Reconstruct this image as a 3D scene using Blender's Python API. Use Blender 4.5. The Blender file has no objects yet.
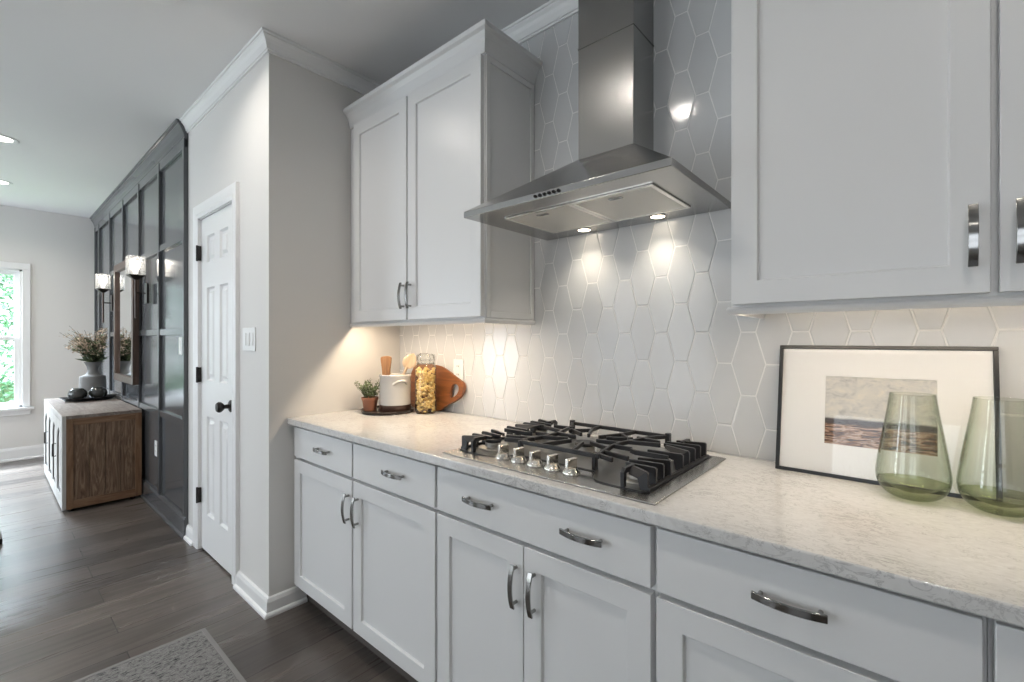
import bpy, bmesh, math, random
from mathutils import Vector, Matrix, Euler
R = math.radians
random.seed(7)
S = bpy.context.scene
COL = S.collection

# ------------------------------------------------------------------ camera
CAMX, CAMY, CAMZ, YAW, FPX = 2.2655, -1.6110, 1.2908, 0.7182, 459.63
cd = bpy.data.cameras.new('camera'); cam = bpy.data.objects.new('camera', cd); COL.objects.link(cam)
cam.location = (CAMX, CAMY, CAMZ); cam.rotation_euler = (R(90), 0, YAW)
cd.sensor_fit = 'HORIZONTAL'; cd.sensor_width = 36.0; cd.lens = FPX / 1024 * 36.0
cd.shift_x = (512 - 509.22) / 1024; cd.shift_y = (339.64 - 341) / 1024
cd.clip_start = 0.02; cd.clip_end = 200
S.camera = cam

# ------------------------------------------------------------------ world, exposure
W = bpy.data.worlds.new('sky'); S.world = W; W.use_nodes = True
wn = W.node_tree.nodes; wn['Background'].inputs[0].default_value = (0.86, 0.91, 1.0, 1); wn['Background'].inputs[1].default_value = 2.4
vs = S.view_settings
S.display_settings.display_device = 'sRGB'
vs.view_transform = 'Standard'; vs.look = 'None'; vs.gamma = 1.0; vs.use_curve_mapping = False
vs.exposure = 0.15
S.cycles.use_denoising = True
S.cycles.max_bounces = 10; S.cycles.transparent_max_bounces = 16; S.cycles.transmission_bounces = 10
S.cycles.sample_clamp_indirect = 6.0

# ------------------------------------------------------------------ lamps
def area(name, loc, rot, sx, sy, watts, color, spread=180, shape='RECTANGLE'):
    l = bpy.data.lights.new(name, 'AREA'); l.shape = shape; l.size = sx
    if shape in ('RECTANGLE', 'ELLIPSE'): l.size_y = sy
    l.energy = watts; l.color = color; l.spread = R(spread)
    o = bpy.data.objects.new(name, l); COL.objects.link(o); o.location = loc; o.rotation_euler = rot
    return o
def spot(name, loc, watts, color, size, blend, rad=0.02, rot=(0, 0, 0)):
    l = bpy.data.lights.new(name, 'SPOT'); l.energy = watts; l.color = color; l.spot_size = R(size); l.spot_blend = blend
    l.shadow_soft_size = rad
    o = bpy.data.objects.new(name, l); COL.objects.link(o); o.location = loc; o.rotation_euler = rot
    return o
COOL = (0.87, 0.91, 1.0); DAY = (0.95, 0.955, 1.0); WARM = (1.0, 0.80, 0.58); CANW = (1.0, 0.93, 0.85)
D = 0.7302; H = 2.7103
XF, XR, YF = -4.95, 4.6, -4.7           # far wall, right wall, wall behind the camera
# daylight through the windows of the wall behind the camera, and the far window
area('daylight_rear_window', (2.4, YF - 0.25, 1.5), (R(90), 0, 0), 1.7, 1.6, 4, DAY)
area('daylight_rear_door', (-0.6, YF - 0.25, 1.25), (R(90), 0, 0), 1.9, 2.2, 16, DAY)
area('daylight_added_opening', (-3.95, YF - 0.25, 1.38), (R(102), 0, 0), 1.7, 2.1, 92, (0.82, 0.89, 1.0))  # unseen opening, added and placed to brighten the dining end
area('daylight_far_window', (XF - 1.3, -2.3, 3.4), (0, R(-52), 0), 1.6, 2.6, 2900, (0.76, 0.87, 1.0))
CANS = [(-0.04, -1.165), (1.22, -1.20), (2.55, -1.20), (-2.56, -1.53), (-3.90, -1.52), (1.22, -3.0), (2.55, -3.0), (-2.56, -3.2)]  # rear row: unseen lamps without fixtures, added for the lighting
for cx, cy in CANS:
    area('recessed_lamp', (cx, cy, H - 0.012), (0, 0, 0), 0.11, 0.11, ({-0.04: 4.4, 1.22: 4.0, 2.55: 3.0}.get(cx, 8.5) if cy > -2.9 else 0.9), CANW, 150, 'DISK')
area('undercabinet_strip_left', (0.53, -0.275, 1.388), (R(-10), 0, 0), 0.86, 0.012, 4.6, WARM)
area('undercabinet_strip_right', (2.38, -0.275, 1.388), (R(-10), 0, 0), 0.90, 0.012, 2.2, (1.0, 0.85, 0.67))
for hx in (1.297, 1.597):
    spot('hood_lamp', (hx, -0.082, 1.7165), 3.6, (1.0, 0.89, 0.73), 116, 1.0, 0.012)

# ------------------------------------------------------------------ mesh builder
WM = {}
def wmat(o): return WM.get(o.name, Matrix.Identity(4)) if o else Matrix.Identity(4)
class MB:
    def __init__(s): s.v = []; s.f = []; s.m = []
    def add(s, vs, fs, mi=0):
        n = len(s.v); s.v += [Vector(p) for p in vs]
        for f in fs: s.f.append([i + n for i in f]); s.m.append(mi)
        return s
    def box(s, x0, x1, y0, y1, z0, z1, mi=0):
        return s.add([(x0,y0,z0),(x1,y0,z0),(x1,y1,z0),(x0,y1,z0),(x0,y0,z1),(x1,y0,z1),(x1,y1,z1),(x0,y1,z1)],
                     [(0,3,2,1),(4,5,6,7),(0,1,5,4),(1,2,6,5),(2,3,7,6),(3,0,4,7)], mi)
    def obox(s, c, ax, ay, az, mi=0):
        c = Vector(c); ax = Vector(ax); ay = Vector(ay); az = Vector(az); P = []
        for k in (-1, 1):
            for a, b in ((-1,-1),(1,-1),(1,1),(-1,1)): P.append(c + ax*a + ay*b + az*k)
        return s.add(P, [(0,3,2,1),(4,5,6,7),(0,1,5,4),(1,2,6,5),(2,3,7,6),(3,0,4,7)], mi)
    def frustum(s, b, t, mi=0):      # two (x0,x1,y0,y1,z)
        P = []
        for x0, x1, y0, y1, z in (b, t): P += [(x0,y0,z),(x1,y0,z),(x1,y1,z),(x0,y1,z)]
        return s.add(P, [(0,3,2,1),(4,5,6,7),(0,1,5,4),(1,2,6,5),(2,3,7,6),(3,0,4,7)], mi)
    def lathe(s, c, prof, n=32, mi=0, axis='z', cap0=False, cap1=False, closed=False):
        c = Vector(c); P = []; F = []
        for r, z in prof:
            for i in range(n):
                a = 2*math.pi*i/n
                p = (r*math.cos(a), r*math.sin(a), z)
                if axis == 'y': p = (p[0], p[2], p[1])
                if axis == 'x': p = (p[2], p[0], p[1])
                P.append(c + Vector(p))
        m = len(prof)
        for j in range(m if closed else m-1):
            k = (j+1) % m
            for i in range(n):
                q = (j*n+i, j*n+(i+1)%n, k*n+(i+1)%n, k*n+i)
                F.append(q if axis != 'y' else q[::-1])
        if cap0: F.append(tuple(range(n))[::-1])
        if cap1: F.append(tuple((m-1)*n+i for i in range(n)))
        return s.add(P, F, mi)
    def tube(s, path, r, n=8, mi=0, up=(0,0,1), sec=None, radii=None, closed=False):
        path = [Vector(p) for p in path]; P = []; F = []; up = Vector(up); L = len(path)
        for i, p in enumerate(path):
            a = path[(i-1) % L] if (closed or i > 0) else p
            b = path[(i+1) % L] if (closed or i < L-1) else p
            t = (b - a).normalized(); u = up
            if abs(t.dot(u)) > 0.98: u = Vector((0,1,0)) if abs(t.y) < 0.9 else Vector((1,0,0))
            x = t.cross(u).normalized(); y = x.cross(t).normalized()
            k = (radii[i] if radii else r)
            if sec: 
                sc = 1.0
                if 0 < i < L-1:
                    d1 = (p-a).normalized(); d2 = (b-p).normalized(); sc = 1/max(0.5, math.cos(d1.angle(d2, 0)/2))
                P += [p + x*q[0] + y*q[1]*sc for q in sec]
            else: P += [p + (x*math.cos(2*math.pi*j/n) + y*math.sin(2*math.pi*j/n))*k for j in range(n)]
        m = len(sec) if sec else n
        for i in range(L if closed else L-1):
            k = (i+1) % L
            for j in range(m): F.append((i*m+j, i*m+(j+1)%m, k*m+(j+1)%m, k*m+j))
        if not closed: F += [tuple(range(m))[::-1], tuple((L-1)*m+j for j in range(m))]
        return s.add(P, F, mi)
    def bar(s, path, w, h, mi=0, up=(0,0,1)):
        return s.tube(path, 0, mi=mi, up=up, sec=[(-w/2,-h/2),(w/2,-h/2),(w/2,h/2),(-w/2,h/2)])
    def sweep(s, path, prof, mi=0):  # path: [(x,y)], prof: closed [(out,z)], out = to the left of travel, mitred
        path = [Vector(p) for p in path]; P = []; F = []; L = len(path); m = len(prof)
        for i, p in enumerate(path):
            d0 = (p - path[i-1]).normalized() if i else None
            d1 = (path[i+1] - p).normalized() if i < L-1 else None
            n0 = Vector((-d0.y, d0.x)) if d0 else None; n1 = Vector((-d1.y, d1.x)) if d1 else None
            if n0 and n1: nn = (n0 + n1); nn = nn / max(0.2, nn.dot(n0))
            else: nn = n0 or n1
            P += [(p.x + nn.x*o, p.y + nn.y*o, z) for o, z in prof]
        for i in range(L-1):
            for j in range(m): F.append((i*m+j, (i+1)*m+j, (i+1)*m+(j+1)%m, i*m+(j+1)%m))
        F += [tuple(range(m)), tuple((L-1)*m+j for j in range(m))[::-1]]
        return s.add(P, F, mi)
    def prism(s, poly, z0, z1, mi=0, holes=()):   # polygon in xy extruded along z, via bmesh so that holes work
        return s.extr(poly, lambda x, y, z: (x, y, z), z0, z1, mi, holes)
    def extr(s, poly, fn, d0, d1, mi=0, holes=()):
        bm = bmesh.new(); edges = []
        loops = [list(poly)] + [list(h) for h in holes]
        for lp in loops:
            vv = [bm.verts.new((p[0], p[1], 0)) for p in lp]
            edges += [bm.edges.new((vv[i], vv[(i+1) % len(vv)])) for i in range(len(vv))]
        bmesh.ops.triangle_fill(bm, use_beauty=True, use_dissolve=False, edges=edges)
        bm.verts.index_update(); co = [v.co.copy() for v in bm.verts]; tri = [[v.index for v in f.verts] for f in bm.faces]; bm.free()
        n = len(co)
        P = [fn(c.x, c.y, d0) for c in co] + [fn(c.x, c.y, d1) for c in co]
        F = [t[::-1] for t in tri] + [[i+n for i in t] for t in tri]; k = 0
        for lp in loops:
            q = len(lp)
            for i in range(q): F.append((k+i, k+(i+1) % q, n+k+(i+1) % q, n+k+i))
            k += q
        return s.add(P, F, mi)
    def build(s, name, mats, parent=None, bevel=0, smooth=0, seg=2, local=False, fix=True, kind=None, origin=None):
        if not isinstance(mats, (list, tuple)): mats = [mats]
        if parent is not None: inv = Matrix.Identity(4) if local else wmat(parent).inverted(); wo = wmat(parent) if not local else wmat(parent)
        else:
            if origin is None:
                xs = [v.x for v in s.v]; ys = [v.y for v in s.v]; zs = [v.z for v in s.v]
                origin = ((min(xs)+max(xs))/2, (min(ys)+max(ys))/2, min(zs))
            inv = Matrix.Translation(-Vector(origin)); wo = inv.inverted()
        me = bpy.data.meshes.new(name); me.from_pydata([inv @ v for v in s.v], [], s.f)
        for m in mats: me.materials.append(m)
        me.polygons.foreach_set('material_index', s.m)
        if fix:
            bm = bmesh.new(); bm.from_mesh(me); bmesh.ops.recalc_face_normals(bm, faces=bm.faces); bm.to_mesh(me); bm.free()
        if smooth:
            me.shade_smooth(); me.set_sharp_from_angle(angle=R(smooth))
        me.update()
        o = bpy.data.objects.new(name, me); COL.objects.link(o)
        if parent is not None: o.parent = parent; WM[o.name] = wmat(parent)
        else: o.location = origin; WM[o.name] = Matrix.Translation(Vector(origin))
        if bevel:
            b = o.modifiers.new('bevel', 'BEVEL'); b.width = bevel; b.segments = seg; b.limit_method = 'ANGLE'; b.angle_limit = R(40)
            b.harden_normals = False
            if not smooth: me.shade_smooth(); me.set_sharp_from_angle(angle=R(30))
        if kind: o['kind'] = kind
        return o
def tag(o, label, cat, group=None, kind=None):
    o['label'] = label; o['category'] = cat
    if group: o['group'] = group
    if kind: o['kind'] = kind
    return o
def thing(name, label, cat, loc=(0,0,0), rot=(0,0,0), group=None):
    o = bpy.data.objects.new(name, None); COL.objects.link(o); o.empty_display_size = 0.05
    o.location = loc; o.rotation_euler = rot
    WM[o.name] = Matrix.LocRotScale(Vector(loc), Euler(rot), None)
    return tag(o, label, cat, group)
def copy_thing(o, loc, label, rot=None):
    c = o.copy(); COL.objects.link(c); c.location = loc; c['label'] = label
    if rot is not None: c.rotation_euler = rot
    for ch in list(o.children):
        d = ch.copy(); COL.objects.link(d); d.parent = c
        for g in ch.children:
            e = g.copy(); COL.objects.link(e); e.parent = d
    return c
def smoothloop(pts, n=6, closed=True):
    out = []; L = len(pts)
    for i in range(L if closed else L-1):
        p0, p1, p2, p3 = (pts[(i+k-1) % L] if closed else pts[min(max(i+k-1, 0), L-1)] for k in range(4))
        for j in range(n):
            t = j/n
            out.append(tuple(0.5*(2*b + (c-a)*t + (2*a-5*b+4*c-d)*t*t + (3*b-a-3*c+d)*t**3) for a, b, c, d in zip(p0, p1, p2, p3)))
    if not closed: out.append(tuple(pts[-1]))
    return out

# ------------------------------------------------------------------ materials
def mat(name, color=(.8,.8,.8), rough=.5, metal=0, spec=.5, **k):
    m = bpy.data.materials.new(name); m.use_nodes = True; b = m.node_tree.nodes['Principled BSDF']
    b.inputs['Base Color'].default_value = (*color, 1); b.inputs['Roughness'].default_value = rough; b.inputs['Metallic'].default_value = metal
    b.inputs['Specular IOR Level'].default_value = spec
    for kk, v in k.items(): b.inputs[kk.replace('_', ' ')].default_value = v
    return m
class N:
    def __init__(s, m): s.t = m.node_tree; s.b = s.t.nodes['Principled BSDF']
    def n(s, typ, **k):
        x = s.t.nodes.new(typ)
        for a, v in k.items():
            if a.startswith('i_'):
                key = a[2:].replace('_', ' ')
                x.inputs[int(key) if key.isdigit() else key].default_value = v
            else: setattr(x, a, v)
        return x
    def l(s, a, b): s.t.links.new(a, b)
    def ramp(s, fac, stops):
        r = s.n('ShaderNodeValToRGB'); e = r.color_ramp.elements
        while len(e) < len(stops): e.new(0.5)
        for q, (p, c) in zip(e, stops): q.position = p; q.color = (*c, 1) if len(c) == 3 else c
        s.l(fac, r.inputs[0]); return r
    def coords(s, scale=(1,1,1), rot=(0,0,0), src='Object', loc=(0,0,0)):
        tc = s.n('ShaderNodeTexCoord'); mp = s.n('ShaderNodeMapping'); mp.inputs['Scale'].default_value = scale
        mp.inputs['Rotation'].default_value = rot; mp.inputs['Location'].default_value = loc
        s.l(tc.outputs[src], mp.inputs[0]); return mp.outputs[0]
    def noise(s, vec, scale, detail=4, rough=.5, dist=0):
        x = s.n('ShaderNodeTexNoise'); x.inputs['Scale'].default_value = scale; x.inputs['Detail'].default_value = detail
        x.inputs['Roughness'].default_value = rough; x.inputs['Distortion'].default_value = dist; s.l(vec, x.inputs['Vector']); return x.outputs['Fac']
    def bump(s, h, strength, dist=.01):
        x = s.n('ShaderNodeBump'); x.inputs['Strength'].default_value = strength; x.inputs['Distance'].default_value = dist
        s.l(h, x.inputs['Height']); s.l(x.outputs[0], s.b.inputs['Normal']); return x
    def mix(s, fac, a, b, mode='MIX'):
        x = s.n('ShaderNodeMix', data_type='RGBA', blend_type=mode)
        if isinstance(fac, (int, float)): x.inputs[0].default_value = fac
        else: s.l(fac, x.inputs[0])
        for i, c in ((6, a), (7, b)):
            if isinstance(c, tuple): x.inputs[i].default_value = (*c, 1)
            else: s.l(c, x.inputs[i])
        return x.outputs[2]
def paint(name, color, rough, bump=0.0, scale=220):
    m = mat(name, color, rough); k = N(m); v = k.coords()
    if bump: k.bump(k.noise(v, scale, 3), bump, .001)
    n = k.noise(v, 1.3, 2); c = k.mix(n, tuple(x*.985 for x in color), tuple(min(1, x*1.015) for x in color)); k.l(c, k.b.inputs['Base Color'])
    return m
M = {}
M['wall'] = paint('wall_paint', (.73, .715, .69), .62, .15)
M['ceil'] = paint('ceiling_paint', (.80, .795, .79), .8, .12)
M['trim'] = paint('trim_white', (.84, .84, .835), .3)
M['cab'] = paint('cabinet_white', (.745, .745, .74), .32)
M['cabin'] = paint('cabinet_interior', (.62, .56, .47), .5)
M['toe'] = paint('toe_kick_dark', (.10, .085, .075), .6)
M['dark'] = paint('accent_wall_slate', (.104, .108, .114), .15)
M['black'] = mat('black_lacquer', (.012, .012, .013), .3)
M['iron'] = mat('cast_iron', (.018, .018, .02), .42)
k = N(M['iron']); k.bump(k.noise(k.coords(), 500, 2), .3, .0006)
M['bronze'] = mat('oil_bronze', (.035, .03, .028), .35, .7)
M['chrome'] = mat('polished_nickel', (.33, .325, .315), .13, 1)
M['knob'] = mat('bright_chrome', (.85, .82, .76), .14, 1)
M['plastic'] = mat('white_plastic', (.82, .82, .81), .35)
M['socket'] = mat('socket_slot', (.05, .05, .05), .5)
def steel(name, col, rough, axis):
    return mat(name, col, rough, 1, Anisotropic=.6)
M['steel'] = steel('brushed_stainless', (.43, .425, .415), .27, 0)
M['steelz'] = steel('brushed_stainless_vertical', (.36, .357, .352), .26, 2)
M['filter'] = mat('filter_mesh_aluminium', (.70, .68, .64), .45, .8)
k = N(M['filter']); ck = k.n('ShaderNodeTexWave'); ck.inputs['Scale'].default_value = 120; k.l(k.coords(), ck.inputs[0]); k.bump(ck.outputs['Fac'], .3, .001)

# floor planks (long side along world y)
M['floor'] = mat('floor_planks', (.1, .09, .085), .38); k = N(M['floor'])
tc = k.n('ShaderNodeTexCoord'); sx = k.n('ShaderNodeSeparateXYZ'); cx_ = k.n('ShaderNodeCombineXYZ'); k.l(tc.outputs['Object'], sx.inputs[0])
k.l(sx.outputs[1], cx_.inputs[0]); k.l(sx.outputs[0], cx_.inputs[1])
bt = k.n('ShaderNodeTexBrick', offset=.37, offset_frequency=2); k.l(cx_.outputs[0], bt.inputs['Vector'])
for a, b in (('Scale', 1), ('Brick Width', 1.22), ('Row Height', .18), ('Mortar Size', .0022), ('Mortar Smooth', .3), ('Bias', 0)): bt.inputs[a].default_value = b
bt.inputs['Color1'].default_value = (0,0,0,1); bt.inputs['Color2'].default_value = (1,1,1,1); bt.inputs['Mortar'].default_value = (.5,.5,.5,1)
off = k.n('ShaderNodeVectorMath', operation='MULTIPLY_ADD'); off.inputs[1].default_value = (1.6, 26, 1); k.l(cx_.outputs[0], off.inputs[0])
cmb = k.n('ShaderNodeVectorMath', operation='SCALE'); cmb.inputs['Scale'].default_value = 37; k.l(bt.outputs['Color'], cmb.inputs[0]); k.l(cmb.outputs[0], off.inputs[2])
g = k.noise(off.outputs[0], 1.0, 6, .6, .6)
col = k.ramp(g, [(.25, (.064, .053, .046)), (.55, (.115, .098, .087)), (.8, (.165, .145, .128))]).outputs[0]
tone = k.ramp(bt.outputs['Color'], [(0, (.66, .66, .67)), (1, (1.42, 1.40, 1.38))]).outputs[0]
col = k.mix(1.0, col, tone, 'MULTIPLY'); col = k.mix(bt.outputs['Fac'], col, (.035, .03, .028)); k.l(col, k.b.inputs['Base Color'])
rr = k.ramp(g, [(0, (.34,)*3), (1, (.23,)*3)]); k.l(rr.outputs[0], k.b.inputs['Roughness']); k.bump(g, .05, .001)

# quartz
M['quartz'] = mat('veined_quartz', (.8, .78, .74), .11); k = N(M['quartz'])
v = k.coords((1, 2.4, 1.6), (0, 0, .5)); n1 = k.noise(v, 20, 6, .62, 1.2); n2 = k.noise(k.coords((1, 1, 1), (0, 0, 0), 'Object', (3, 7, 1)), 3.2, 3, .5, .4); n3 = k.noise(k.coords((1,1.6,1)), 60, 4, .6, .3)
vein = k.ramp(n1, [(.46, (0,0,0)), (.495, (1,1,1)), (.53, (0,0,0))]).outputs[0]
gate = k.ramp(n2, [(.45, (0,0,0)), (.62, (1,1,1))]).outputs[0]
vg = k.mix(1.0, vein, gate, 'MULTIPLY')
base = k.mix(k.ramp(n3, [(.35, (0,0,0)), (.7, (1,1,1))]).outputs[0], (.61, .60, .585), (.71, .705, .69))
base = k.mix(k.ramp(n2, [(.4, (0,0,0)), (.7, (1,1,1))]).outputs[0], base, (.65, .64, .62))
fine = k.ramp(k.noise(k.coords((1, 1.5, 1.4), (0, 0, .5)), 30, 4, .6, 2.2), [(.470, (0,0,0)), (.497, (1,1,1)), (.525, (0,0,0))]).outputs[0]
fgate = k.ramp(k.noise(k.coords((1, 1, 1), (0, 0, 0), 'Object', (5, 2, 9)), 26, 3, .6, .5), [(.50, (0,0,0)), (.64, (1,1,1))]).outputs[0]
fine = k.mix(1.0, fine, fgate, 'MULTIPLY')
base = k.mix(k.mix(.7, (0.0,0,0), fine), base, (.27, .26, .25))
k.l(k.mix(k.mix(.6, (0.0,0,0), vg), base, (.30, .29, .285)), k.b.inputs['Base Color'])

# glazed tile
M['tile'] = mat('glazed_white_tile', (.74, .745, .745), .11, spec=.34); k = N(M['tile'])
v = k.coords(); h = k.noise(v, 7.5, 1, .4); h2 = k.noise(v, 26, 1.5, .4)
ad = k.n('ShaderNodeMath', operation='MULTIPLY_ADD'); ad.inputs[1].default_value = .18; k.l(h2, ad.inputs[0]); k.l(h, ad.inputs[2]); k.bump(ad.outputs[0], .22, .010)
ge = k.n('ShaderNodeNewGeometry'); k.l(k.mix(ge.outputs['Random Per Island'], (.60, .605, .61), (.635, .64, .64)), k.b.inputs['Base Color'])
M['grout'] = paint('grout_white', (.82, .815, .80), .8, .3, 400)

def wood(name, c0, c1, c2, scale, axis, rough=.5, dist=2.0):
    m = mat(name, c1, rough); k = N(m); sc = [9, 9, 9]; sc[axis] = 1.0
    n = k.noise(k.coords(tuple(q*scale for q in sc)), 1, 6, .62, dist); r = k.ramp(n, [(.28, c0), (.5, c1), (.72, c2)]); k.l(r.outputs[0], k.b.inputs['Base Color']); k.bump(n, .2, .002); return m
M['rustic'] = wood('rustic_brown_wood', (.065, .036, .021), (.19, .115, .070), (.36, .25, .17), 2.6, 2, .55, 3.5)
M['rusticf'] = wood('rustic_frame_wood', (.13, .066, .033), (.22, .12, .064), (.29, .18, .11), 2.4, 2, .5)
M['rustich'] = wood('rustic_rail_wood', (.13, .066, .033), (.22, .12, .064), (.29, .18, .11), 2.4, 1, .5)
M['rustictop'] = wood('console_top_wood', (.13, .10, .085), (.24, .20, .175), (.34, .30, .27), 2.4, 0, .38)
M['whitewash'] = wood('whitewashed_wood', (.40, .385, .365), (.53, .515, .49), (.63, .615, .59), 2.5, 2, .5, 1)
M['walnut'] = wood('mirror_frame_wood', (.055, .035, .027), (.095, .060, .045), (.14, .09, .07), 2, 2, .35)
M['acacia'] = wood('cutting_board_wood', (.10, .032, .012), (.22, .075, .025), (.33, .13, .045), 1.6, 0, .32)
M['spoon'] = wood('pale_spoon_wood', (.60, .42, .26), (.70, .53, .36), (.78, .63, .46), 3, 2, .5)
M['brushw'] = wood('brush_handle_wood', (.22, .10, .04), (.32, .16, .07), (.42, .23, .11), 4, 2, .5)
M['tray'] = wood('dark_tray_wood', (.018, .012, .010), (.03, .02, .016), (.045, .03, .024), 3, 0, .35)
M['cream'] = mat('cream_stoneware', (.60, .585, .56), .2)
M['crockb'] = mat('brown_stoneware', (.075, .04, .03), .35)
M['terra'] = paint('terracotta', (.30, .125, .07), .7, .3, 150)
M['soil'] = mat('potting_soil', (.03, .02, .015), .9)
def leafmat(name, c0, c1, rough=.5):
    m = mat(name, c0, rough); k = N(m); ge = k.n('ShaderNodeNewGeometry'); k.l(k.mix(ge.outputs['Random Per Island'], c0, c1), k.b.inputs['Base Color']); return m
M['herb'] = leafmat('herb_leaves', (.07, .12, .045), (.27, .33, .17))
M['bleaf'] = leafmat('bouquet_leaves', (.045, .075, .04), (.17, .20, .10))
M['bloom'] = leafmat('dried_blossom', (.42, .31, .22), (.66, .54, .42))
M['stem'] = mat('green_stem', (.07, .07, .03), .6)
M['tree'] = leafmat('tree_leaves', (.06, .20, .08), (.34, .55, .36))
M['treeb'] = leafmat('evergreen_leaves', (.05, .18, .12), (.25, .45, .33))
M['bark'] = wood('tree_bark', (.03, .022, .016), (.07, .05, .04), (.12, .09, .07), 3, 2, .9)
M['grass'] = paint('lawn', (.09, .19, .05), .9, .5, 60)
M['pasta'] = leafmat('dry_pasta', (.74, .46, .12), (.90, .70, .32), .45)
M['concrete'] = paint('vase_concrete', (.17, .168, .163), .65, .5, 60)
M['orb'] = mat('glazed_charcoal_orb', (.06, .062, .06), .12, .55)
def thin_glass(name, tint, f0=.04, pw=5.0, rough=.015, edge=None):
    m = bpy.data.materials.new(name); m.use_nodes = True; t = m.node_tree; t.nodes.clear()
    o = t.nodes.new('ShaderNodeOutputMaterial'); mx = t.nodes.new('ShaderNodeMixShader'); tr = t.nodes.new('ShaderNodeBsdfTransparent'); gl = t.nodes.new('ShaderNodeBsdfGlossy')
    lw = t.nodes.new('ShaderNodeLayerWeight'); lw.inputs[0].default_value = .5
    p = t.nodes.new('ShaderNodeMath'); p.operation = 'POWER'; p.inputs[1].default_value = pw; q = t.nodes.new('ShaderNodeMath'); q.operation = 'MULTIPLY_ADD'; q.inputs[1].default_value = 1-f0; q.inputs[2].default_value = f0
    t.links.new(lw.outputs['Facing'], p.inputs[0]); t.links.new(p.outputs[0], q.inputs[0]); t.links.new(q.outputs[0], mx.inputs[0])
    tr.inputs[0].default_value = (*tint, 1); gl.inputs['Roughness'].default_value = rough
    if edge:
        c = t.nodes.new('ShaderNodeMix'); c.data_type = 'RGBA'; c.inputs[6].default_value = (*tint, 1); c.inputs[7].default_value = (*edge, 1)
        e = t.nodes.new('ShaderNodeMath'); e.operation = 'POWER'; e.inputs[1].default_value = 2.4; t.links.new(lw.outputs['Facing'], e.inputs[0]); t.links.new(e.outputs[0], c.inputs[0]); t.links.new(c.outputs[2], tr.inputs[0])
    t.links.new(tr.outputs[0], mx.inputs[1]); t.links.new(gl.outputs[0], mx.inputs[2]); t.links.new(mx.outputs[0], o.inputs[0]); return m
M['pane'] = thin_glass('window_pane', (.97, .985, .98))
M['jarglass'] = thin_glass('jar_glass', (.985, .99, .985), .035, 5, .01, (.75, .78, .78))
M['picglass'] = thin_glass('picture_glass', (1, 1, 1))
def solid_glass(name, color, rough=0, ior=1.45):
    m = bpy.data.materials.new(name); m.use_nodes = True; t = m.node_tree; t.nodes.clear()
    o = t.nodes.new('ShaderNodeOutputMaterial'); g = t.nodes.new('ShaderNodeBsdfGlass'); g.inputs['Color'].default_value = (*color, 1); g.inputs['Roughness'].default_value = rough; g.inputs['IOR'].default_value = ior
    t.links.new(g.outputs[0], o.inputs[0]); return m
M['vase'] = thin_glass('green_vase_glass', (.957, .965, .940), .04, 4.0, .01, (.66, .71, .58))
M['vasebase'] = thin_glass('thick_green_glass', (.87, .895, .76), .05, 4.0, .01, (.14, .19, .07))
M['cubeglass'] = thin_glass('sconce_glass', (.93, .94, .95), .12, 2.0, .1)
_t = M['cubeglass'].node_tree; _o = [n for n in _t.nodes if n.type == 'OUTPUT_MATERIAL'][0]; _src = _o.inputs[0].links[0].from_socket
_tl = _t.nodes.new('ShaderNodeBsdfTranslucent'); _tl.inputs[0].default_value = (.95, .95, .95, 1); _mm = _t.nodes.new('ShaderNodeMixShader'); _nz = _t.nodes.new('ShaderNodeTexNoise'); _nz.inputs['Scale'].default_value = 70
_rp = _t.nodes.new('ShaderNodeMapRange'); _rp.inputs[1].default_value = .35; _rp.inputs[2].default_value = .65; _rp.inputs[3].default_value = .02; _rp.inputs[4].default_value = .30; _tc = _t.nodes.new('ShaderNodeTexCoord')
_t.links.new(_tc.outputs['Object'], _nz.inputs[0]); _t.links.new(_nz.outputs[0], _rp.inputs[0]); _t.links.new(_rp.outputs[0], _mm.inputs[0]); _t.links.new(_src, _mm.inputs[1]); _t.links.new(_tl.outputs[0], _mm.inputs[2]); _t.links.new(_mm.outputs[0], _o.inputs[0])
def emis(name, col, st):
    m = bpy.data.materials.new(name); m.use_nodes = True; b = m.node_tree.nodes['Principled BSDF']; b.inputs['Base Color'].default_value = (.8,.8,.8,1)
    b.inputs['Emission Color'].default_value = (*col, 1); b.inputs['Emission Strength'].default_value = st; return m
M['lens'] = emis('lamp_lens', CANW, 9.0)
M['hoodlens'] = emis('hood_lamp_lens', (1, .87, .68), 14.0)
M['bulb'] = emis('glowing_bulb', (1, .90, .76), 6.0)
M['led'] = emis('led_strip', WARM, 3.0)
M['mirror'] = mat('mirror_silver', (.86, .88, .89), .02, 1)
# picture mount and painting
M['mount'] = paint('mat_board', (.84, .83, .815), .7)
M['art'] = mat('painted_landscape', (.5,.5,.5), .6); k = N(M['art'])
tc = k.n('ShaderNodeTexCoord'); sp = k.n('ShaderNodeSeparateXYZ'); k.l(tc.outputs['Object'], sp.inputs[0])
nz = k.noise(k.coords((1, 1, 1.7)), 30, 8, .72, .5)
sky = k.ramp(nz, [(.32, (.34, .34, .34)), (.46, (.56, .55, .53)), (.6, (.66, .63, .57)), (.75, (.74, .66, .55))]).outputs[0]
land = k.ramp(k.noise(k.coords((1, 1, 7)), 24, 8, .75, .6), [(.40, (.02, .014, .013)), (.46, (.11, .045, .025)), (.51, (.34, .16, .07)), (.55, (.66, .54, .44)), (.61, (.13, .06, .035))]).outputs[0]
hz = k.n('ShaderNodeMath', operation='MULTIPLY_ADD'); k.l(k.noise(k.coords((1, 1, .1)), 22, 3), hz.inputs[0]); hz.inputs[1].default_value = .012; k.l(sp.outputs[2], hz.inputs[2])
def step(th, soft):
    r = k.n('ShaderNodeMapRange'); r.inputs[1].default_value = th-soft; r.inputs[2].default_value = th+soft; k.l(hz.outputs[0], r.inputs[0]); return r.outputs[0]
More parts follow.
